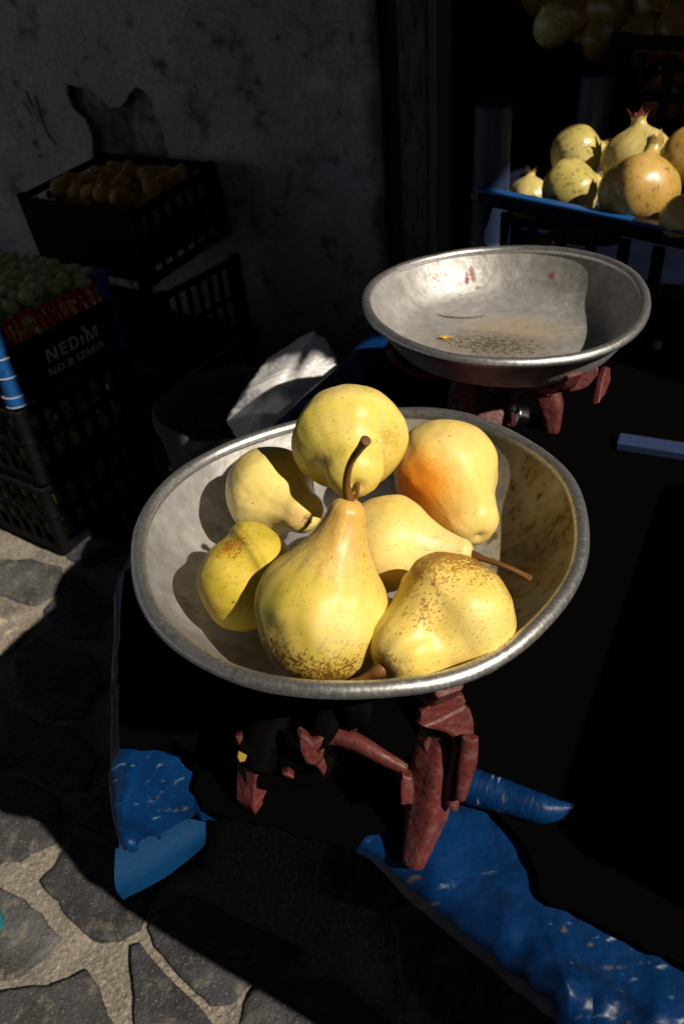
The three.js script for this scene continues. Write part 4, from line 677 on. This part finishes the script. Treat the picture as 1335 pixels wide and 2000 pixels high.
  const pg = [0, 1, 2].map((k) => grid(28, 18, (u, v) => { const t = u * 6.2832, a = v * Math.PI, sx = Math.cos(t), sz = Math.sin(t), r = 0.0195 * Math.sin(a) * (1 + 0.07 * noise(sx * 1.5 + k * 3, v * 2, sz * 1.5) - 0.05 * Math.exp(-(t - 3.1) * (t - 3.1) * 14)); return [r * sx, -0.0215 * (1 + 0.08 * k) * Math.cos(a) * (1 - 0.06 * Math.exp(-a * a * 9)), r * sz]; }));
  let n = 0;
  for (let layer = 0; layer < 2; layer++) for (let i = 0; i < 11; i++) for (let j = 0; j < 9; j++) {
    const px = L / 2 - 0.042 - 0.0425 * i - 0.020 * ((j + layer) & 1) + 0.009 * (rnd() - 0.5), pz = D / 2 - 0.040 - 0.0415 * j + 0.009 * (rnd() - 0.5), py = 0.176 + layer * 0.030 + 0.012 * (rnd() - 0.3) + 0.020 * layer * Math.sin(Math.PI * (j + 0.5) / 9);
    if (px < -0.2 || (layer && (j === 0 && i < 2 || rnd() < 0.16))) continue;
    const m = mesh('green_plum', pg[Math.floor(rnd() * 3)], gm[Math.floor(rnd() * 5)], null); m.position.copy(inCrate(c3, px, py, pz)); m.rotation.set(1.2 * (rnd() - 0.5) + 1.2, rnd() * 6.28, rnd() * 3);
    Object.assign(m.userData, { label: 'pale green plum lying in the printed blue crate', category: 'plum', group: 'green plums in the blue crate' }); n++;
  }
}
// ---- left back, by the wall: black crate of orange brown quinces on two black crates
{
  const near = new V3(-0.478, 0, -2.245), L = 0.5, D = 0.385, ctr = near.clone().addScaledVector(CU, -L / 2).addScaledVector(CV, D / 2), G = 'black crates by the plaster wall';
  crate('black_crate', 'black vented crate standing on the paving by the wall, lowest under the quinces', G, ctr.clone().setY(0.014).addScaledVector(CU, 0.035), rot(CU), 0, { L, D, H: 0.27, mat: blackP, sides: 'fr', solid: 'f' });
  crate('black_crate', 'black vented crate in the middle of the stack under the quinces', G, ctr.clone().setY(0.29).addScaledVector(CU, 0.02), rot(CU), 0, { L, D, H: 0.27, mat: blackP, sides: 'fr', solid: 'f' });
  const c = crate('black_crate', 'black vented crate of orange brown quinces tilted towards the street by the plaster wall', G, ctr.clone().setY(0.605), rot(CU), 0.10, { L, D, H: 0.215, mat: blackP, solid: 'f', pr: 0.020, post: 0.006, floorY: 0.05 });
  const qm = []; for (let k = 0; k < 4; k++) qm.push(std([1, 1, 1], 0.6, { map: tint([0.40 + 0.05 * k, 0.19 + 0.04 * k, 0.05], k + 8, [0.40, 0.23, 0.07], [0.14, 0.06, 0.02]) }));
  const qg = [0, 1].map((k) => { const pr = new THREE.CatmullRomCurve3([[0, 0.004], [0.012, 0], [0.026, 0.008], [0.034, 0.028], [0.032, 0.044], [0.022, 0.057], [0.012, 0.066 + 0.004 * k], [0.008, 0.074 + 0.004 * k], [0, 0.075 + 0.004 * k]].map(([a, b]) => new V3(a, b - 0.034, 0))).getPoints(24); return grid(30, 24, (u, v) => { const t = u * 6.2832, p = pr[Math.round(v * 24)], q = 1 + 0.09 * noise(Math.cos(t) * 1.6 + k * 5, v * 3, Math.sin(t) * 1.6); return [p.x * q * Math.cos(t), p.y, p.x * q * Math.sin(t)]; }); });
  for (let layer = 0; layer < 2; layer++) for (let i = 0; i < 7; i++) for (let j = 0; j < 6; j++) {
    const px = L / 2 - 0.055 - 0.066 * i + 0.016 * (rnd() - 0.5) - (layer ? 0.03 : 0), pz = D / 2 - 0.055 - 0.058 * j + 0.014 * (rnd() - 0.5), py = 0.150 + layer * 0.042 + 0.014 * rnd() - (layer && (j === 0) ? 0.5 : 0) - 0.02 * (j === 0 && i < 2);
    if (py < 0 || (layer && (i === 6 || j === 5 || rnd() < 0.25))) continue;
    const m = mesh('quince', qg[Math.floor(rnd() * 2)], qm[Math.floor(rnd() * 4)], null); m.position.copy(inCrate(c, px, py, pz)); m.rotation.set((rnd() - 0.4) * 2.4, rnd() * 6, (rnd() - 0.5) * 2);
    Object.assign(m.userData, { label: 'orange brown quince heaped in the tilted black crate by the wall', category: 'quince', group: 'quinces in the black crate' });
  }
}

// ======================================================================= POMEGRANATES AND THEIR CRATES
const pomTex = (s, base, warm, wAmt, scab) => colorTex(512, 256, (u, v) => {
  const t = u * 6.2832, a = v * Math.PI, x = Math.sin(a) * Math.sin(t), z = Math.sin(a) * Math.cos(t), y = Math.cos(a), n = fbm(x * 1.4 + s, y * 1.4, z * 1.4, 3), f = fbm(x * 6 + s, y * 6, z * 6, 4), g = fbm(x * 22 + s, y * 22, z * 22, 3);
  let c = mix3(base, [base[0] * 0.72, base[1] * 0.86, base[2] * 0.6], clamp(0.4 + 1.8 * n)); c = mix3(c, warm, wAmt * sst(-0.25, 0.35, -x * 0.55 + n + 0.3 * f));
  c = mix3(c, [0.16, 0.105, 0.035], scab * sst(0.06, 0.36, f + 0.35 * g + 0.3 * n)); c = mix3(c, [0.06, 0.04, 0.02], 0.7 * sst(0.34, 0.46, g + 0.5 * f)); return c.map((q) => q * (1 + 0.16 * f));
});
const pomM = [pomTex(2, [0.60, 0.47, 0.15], [0.50, 0.22, 0.04], 0.55, 0.7), pomTex(6, [0.64, 0.52, 0.19], [0.52, 0.42, 0.11], 0.6, 0.65), pomTex(9, [0.66, 0.50, 0.20], [0.55, 0.33, 0.10], 0.4, 0.25), pomTex(13, [0.26, 0.14, 0.045], [0.22, 0.05, 0.015], 0.8, 0.4)].map((m) => phys([1, 1, 1], 0.36, { map: m, clearcoat: 0.25, clearcoatRoughness: 0.2 }));  // last rind: deep shade of the upper crate put into its colour
const crownM = std([0.30, 0.19, 0.07], 0.75), crownR = std([0.14, 0.03, 0.022], 0.8);
function pomGeo(R, s, neck) {
  const pr = new THREE.CatmullRomCurve3([[0, -0.90], [0.12, -0.90], [0.40, -0.86], [0.74, -0.64], [0.97, -0.22], [1.0, 0.14], [0.86, 0.52], [0.60, 0.76], [0.36, 0.89], [0.24, 0.98], [0.20, 1.0 + neck * 0.5], [0.225, 1.0 + neck]].map(([a, b]) => new V3(a * R, b * R, 0))).getPoints(56);
  return grid(64, 56, (u, v) => { const t = u * 6.2832, p = pr[Math.round(v * 56)], body = sst(1.0, 0.5, v), q = 1 + body * (0.03 * Math.cos(5 * t + s) + 0.035 * Math.cos(3 * t + 2 * s) + 0.11 * noise(Math.cos(t) * 1.2 + s, v * 2.4, Math.sin(t) * 1.2)) + 0.015 * noise(Math.cos(t) * 5, v * 9, Math.sin(t) * 5 + s); return [p.x * q * Math.cos(t), p.y, p.x * q * Math.sin(t)]; }, (u, v, p) => [u, Math.acos(clamp(p[1] / (1.2 * R), -1, 1)) / Math.PI]);
}
function crownGeo(R, neck, flare) {
  const parts = []; for (let i = 0; i < 6; i++) { const a = i * 1.047 + 0.2, w = (0.10 + 0.05 * Math.abs(Math.sin(i * 2.3))) * R, h = (0.14 + 0.16 * Math.abs(Math.sin(i * 1.7 + 1))) * R;
    parts.push(grid(6, 6, (u, v) => { const k = (1 - v) * w * (1 - 0.3 * v * v), r = 0.22 * R + flare * R * v * v, x = (u - 0.5) * 2 * k, d = 0.2 * x * x / w; return [r * Math.cos(a) - x * Math.sin(a) - d * Math.cos(a), (0.98 + neck) * R + v * h, r * Math.sin(a) + x * Math.cos(a) - d * Math.sin(a)]; }, null, false)); }
  return mergeGeometries(parts);
}
function pom(label, C, dir, R, mi, o = {}) {
  const g = thing('pomegranate', label, 'pomegranate', C, o.group ?? 'pomegranates in the sunlit crate'), y = dir.clone().normalize(); g.quaternion.setFromUnitVectors(new V3(0, 1, 0), y); g.rotateY(o.spin ?? 0);
  mesh('rind', pomGeo(R, o.s ?? 1, o.neck ?? 0.15), pomM[mi], g); mesh('crown', crownGeo(R, o.neck ?? 0.15, o.flare ?? 0.12), o.red ? crownR : crownM, g); return g;
}
{
  const K1 = new V3(0.246, 0, -1.344), L = 0.5, D = 0.34, ctr = (y, k = 0, s = 0) => K1.clone().setY(y).addScaledVector(PR, L / 2 + s).addScaledVector(PB, D / 2 + k), G = 'crates of the pomegranate stand';
  const o = { L, D, H: 0.215, mat: shadeBlueP, post: 0.125, pr: 0.034, sides: 'flr', floorY: 0.12 };
  const c = crate('pomegranate_crate', 'dark blue crate of sunlit pomegranates with tall round corner posts', G, ctr(0.812), rot(PR), 0, o);
  for (const q of c.children) if (q.name === 'corner_post') q.material = postP;
  { const st = mesh('lit_rim_strip', box(L - 0.06, 0.006, 0.018, 0.002), blueP, c); st.position.set(0, 0.2185, D / 2 - 0.006); }  // brighter blue strip: the sunlit line on the rim put in as colour
  for (const [y, lab] of [[0.014, 'dark vented crate on the floor, lowest under the sunlit pomegranates'], [0.282, 'dark vented crate in the middle of the stack under the pomegranates'], [0.55, 'dark vented crate directly under the crate of sunlit pomegranates']]) crate('pomegranate_crate', lab, G, ctr(y, 0.01 * (y > 0.2)), rot(PR), 0, { L, D, H: 0.255, mat: shadeBlueP, sides: 'fl', floorY: 0.02 });
  crate('pomegranate_crate', 'dark crate beside the sunlit pomegranates, nearer the viewer', G, ctr(0.812, 0.0, 0.52), rot(PR), 0, { ...o, sides: 'fl' });
  const dk = ctr(1.0, 0.36, 0.06);
  const c2 = crate('pomegranate_crate', 'black crate of pomegranates in deep shade above and behind the sunlit ones', G, dk, rot(PR), 0, { L: 0.62, D, H: 0.20, mat: blackP, sides: 'flr', floorY: 0.02 });
  for (const y of [0.014, 0.35, 0.68]) crate('black_crate', ['black crate on the shop floor, lowest behind the pomegranate stand', 'black crate second from the floor behind the pomegranate stand', 'black crate holding up the shaded crate of pomegranates'][[0.014, 0.35, 0.68].indexOf(y)], 'black crates behind the pomegranate stand', dk.clone().setY(y), rot(PR), 0, { L: 0.62, D, H: 0.31, mat: blackP, sides: 'fl', solid: 'fl' });
  const ul = (x, y, z) => { const a = CRT.clone().multiplyScalar(x).addScaledVector(CUP, y).addScaledVector(FWD, -z); return a; };   // a direction: right, up and towards the viewer
  const P = (x, y, z) => atZ(x, y, z);
  pom('small pale pomegranate half hidden behind the crate edge, leftmost, with a green crown', P(1031, 387, 1.36), ul(0.05, 1, 0.2), 0.037, 2, { s: 1, neck: 0.1, flare: 0.25 });
  pom('mottled pale pomegranate at the back left, lying with its crown to the right', P(1124, 302, 1.34), ul(0.95, 0.22, 0.1), 0.045, 1, { s: 2.2, neck: 0.12, flare: 0.02, spin: 1 });
  pom('mottled greenish pomegranate lying in front behind the crate edge, half shaded', P(1112, 374, 1.25), ul(0.92, 0.35, 0.1), 0.046, 1, { s: 3.4, neck: 0.1, flare: 0.02, spin: 2.5 });
  pom('pale pomegranate at the back with a dried red crown', P(1244, 316, 1.27), ul(-0.12, 0.9, 0.4), 0.055, 2, { s: 4.1, neck: 0.2, flare: 0.16, red: true, spin: 0.6 });
  pom('largest pomegranate, golden with a tall grey neck, in front', P(1248, 376, 1.135), ul(0.25, 0.95, 0.15), 0.0545, 0, { s: 5.3, neck: 0.34, flare: -0.10, spin: 2.9 });
  pom('orange pomegranate cut by the right edge of the view, behind the largest one', P(1352, 305, 1.16), ul(0.1, 1, 0.1), 0.045, 0, { s: 6.1, spin: 1 });
  pom('pale pomegranate at the lower right edge, partly behind the crate rim', P(1338, 432, 1.07), ul(0.4, 0.9, 0.2), 0.036, 2, { s: 7.2, spin: 2 });
  let q = 0; const side = ['left end', 'second from the left', 'third from the left', 'fourth from the left', 'fifth from the left', 'right end'];
  for (const [x, y, z, R] of [[1085, 45, 1.52, 0.042], [1140, 25, 1.50, 0.045], [1200, 18, 1.46, 0.056], [1300, 8, 1.40, 0.058], [1255, 82, 1.40, 0.044], [1330, 62, 1.36, 0.048], [1175, 75, 1.47, 0.038], [1060, -20, 1.6, 0.05], [1240, -60, 1.55, 0.06]])
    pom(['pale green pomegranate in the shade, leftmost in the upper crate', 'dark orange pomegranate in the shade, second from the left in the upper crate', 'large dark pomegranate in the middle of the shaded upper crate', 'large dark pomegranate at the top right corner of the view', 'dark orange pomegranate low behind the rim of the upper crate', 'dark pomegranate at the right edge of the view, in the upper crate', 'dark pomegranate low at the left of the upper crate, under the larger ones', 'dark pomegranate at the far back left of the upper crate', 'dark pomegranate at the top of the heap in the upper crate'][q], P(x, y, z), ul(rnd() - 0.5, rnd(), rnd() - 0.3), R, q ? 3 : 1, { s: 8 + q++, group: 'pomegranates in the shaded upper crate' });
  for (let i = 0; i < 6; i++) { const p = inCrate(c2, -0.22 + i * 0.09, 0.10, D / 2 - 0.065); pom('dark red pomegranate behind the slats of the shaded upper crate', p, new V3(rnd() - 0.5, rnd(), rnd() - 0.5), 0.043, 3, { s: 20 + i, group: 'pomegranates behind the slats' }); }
}

// ======================================================================= OTHER THINGS ON AND AROUND THE TABLE
{
  // an added crate, out of view on the right, placed to shade the table
  const turn = rot(U), c0 = new V3(0.37, 0, -0.10), L = 0.5, D = 0.5, ctr = c0.clone().addScaledVector(U, L / 2).addScaledVector(W, D / 2);
  crate('black_crate', 'added black crate out of view on the right, placed to shade the table', null, ctr.setY(TOP + 0.006), turn, 0, { L, D, H: 0.30, mat: blackP, solid: 'fbrl', pr: 0.02 });
  // a chipped blue board lying on the table
  const a = atY(1204, 866, TOP + 0.01), b = atY(1420, 900, TOP + 0.01), m = a.clone().lerp(b, 0.5);
  const bt = colorTex(512, 128, (u, v) => { const n = tn(u, v, 12, 2, 4), f = tn(u, v, 34, 5, 4); let c = mix3([0.006, 0.024, 0.10], [0.014, 0.040, 0.14], clamp(0.5 + 2 * n)); return mix3(c, [0.09, 0.075, 0.055], 0.8 * sst(0.08, 0.16, f + 0.5 * n)); }, true); bt.repeat.set(4, 8);
  const g = box(a.distanceTo(b), 0.014, 0.026, 0.002), bd = mesh('board', g, phys([1, 1, 1], 0.85, { map: bt, specularIntensity: 0.15 }), null);
  bd.position.copy(m).setY(TOP + 0.012); bd.rotation.y = rot(b.clone().sub(a)); Object.assign(bd.userData, { label: 'narrow chipped blue painted board lying on the table, right of the scale', category: 'board' });
}
{
  // white plastic bag slumped between the tarpaulin and the sack
  const c = atZ(562, 776, 1.44), g = thing('plastic_bag', 'crumpled white plastic bag slumped behind the table edge', 'plastic bag', c);
  const r4 = mulberry(21), pls = []; for (let i = 0; i < 64; i++) { const n = new V3(r4() - 0.5, r4() - 0.5, r4() - 0.5).normalize(); pls.push([n, 0.82 + 0.34 * r4() + 0.22 * n.x * n.y]); }
  const geo = grid(150, 100, (u, v) => {
    const t = u * 6.2832, a = v * Math.PI, d = new V3(Math.sin(a) * Math.cos(t), Math.cos(a), Math.sin(a) * Math.sin(t));
    let q = 0; for (const [n, h] of pls) { const c = d.dot(n) / h; if (c > 0) q += Math.pow(c, 100); }
    let k = Math.pow(q, -1 / 100); const w = Math.atan2(d.y - 0.3, d.x - 0.5); k += 0.035 * noise(w * 3.2, d.z * 2, 3) + 0.05 * Math.abs(noise(w * 6, d.z * 3 + d.x * 2, 8)) + 0.03 * Math.abs(noise(w * 13, d.z * 5, d.x * 4)) + 0.006 * noise(d.x * 17, d.y * 17, d.z * 17);
    return CRT.clone().multiplyScalar(0.097 * d.x * k).addScaledVector(CUP, 0.090 * d.y * k + 0.040 * d.x * k).addScaledVector(FWD, 0.085 * d.z * k).toArray();
  });
  mesh('film', geo, phys([0.80, 0.80, 0.82], 0.34, { transmission: 0.3, thickness: 0, specularIntensity: 0.7 }), g);
}
{
  const p = atY(455, 800, 0.50), g = thing('sack', 'open grey sack of dark produce on the paving left of the white bag', 'sack', p.clone().setY(0.012));
  const H = 0.50, cl = colorTex(256, 256, (u, v) => { const n = tn(u, v, 6, 2, 4), k = 0.075 + 0.05 * n; return [k, k, k * 0.98]; }, true);
  const prof = new THREE.CatmullRomCurve3([[0.02, 0.0], [0.12, 0.0], [0.165, 0.06], [0.175, 0.22], [0.165, 0.40], [0.172, 0.47], [0.185, 0.495], [0.176, 0.515], [0.158, 0.50], [0.150, 0.44]].map(([a, b]) => new V3(a, b, 0))).getPoints(50);
  mesh('cloth', grid(90, 50, (u, v) => { const t = u * 6.2832, q = prof[Math.round(v * 50)], k = 1 + 0.03 * Math.sin(9 * t + 4 * v) * v + 0.07 * noise(Math.cos(t) * 2, v * 3, Math.sin(t) * 2); return [q.x * k * Math.cos(t), q.y + 0.012 * v * noise(Math.cos(t) * 3, 1, Math.sin(t) * 3), q.x * k * Math.sin(t)]; }, (u, v) => [u * 4, v * 3]), std([1, 1, 1], 0.95, { map: cl }), g);
  const parts = []; const r2 = mulberry(3); for (let i = 0; i < 420; i++) { const a = r2() * 6.283, r = 0.148 * Math.sqrt(r2()), q = new THREE.IcosahedronGeometry(0.010 + 0.003 * r2(), 1); q.scale(1, 0.75, 1.2); q.rotateY(r2() * 6); q.translate(r * Math.cos(a), 0.445 + 0.03 * (1 - r / 0.15) + 0.012 * r2(), r * Math.sin(a)); parts.push(q); }
  const nuts = mesh('produce', mergeGeometries(parts), std([0.06, 0.04, 0.022], 0.7), g); nuts.userData.kind = 'stuff';
}
{
  // teal bucket at the left edge of the view
  const p = atY(-28, 1782, 0.06).setY(0.014), g = thing('bucket', 'teal plastic bucket at the left edge of the paving', 'bucket', p), m = std([0.01, 0.16, 0.19], 0.4);
  mesh('tub', new THREE.LatheGeometry([[0, 0], [0.018, 0], [0.020, 0.004], [0.024, 0.07], [0.026, 0.075], [0.0245, 0.078], [0.022, 0.074], [0.0185, 0.008], [0, 0.006]].map(([a, b]) => new THREE.Vector2(a, b)), 32), m, g);
}
renderer.render(scene, camera);
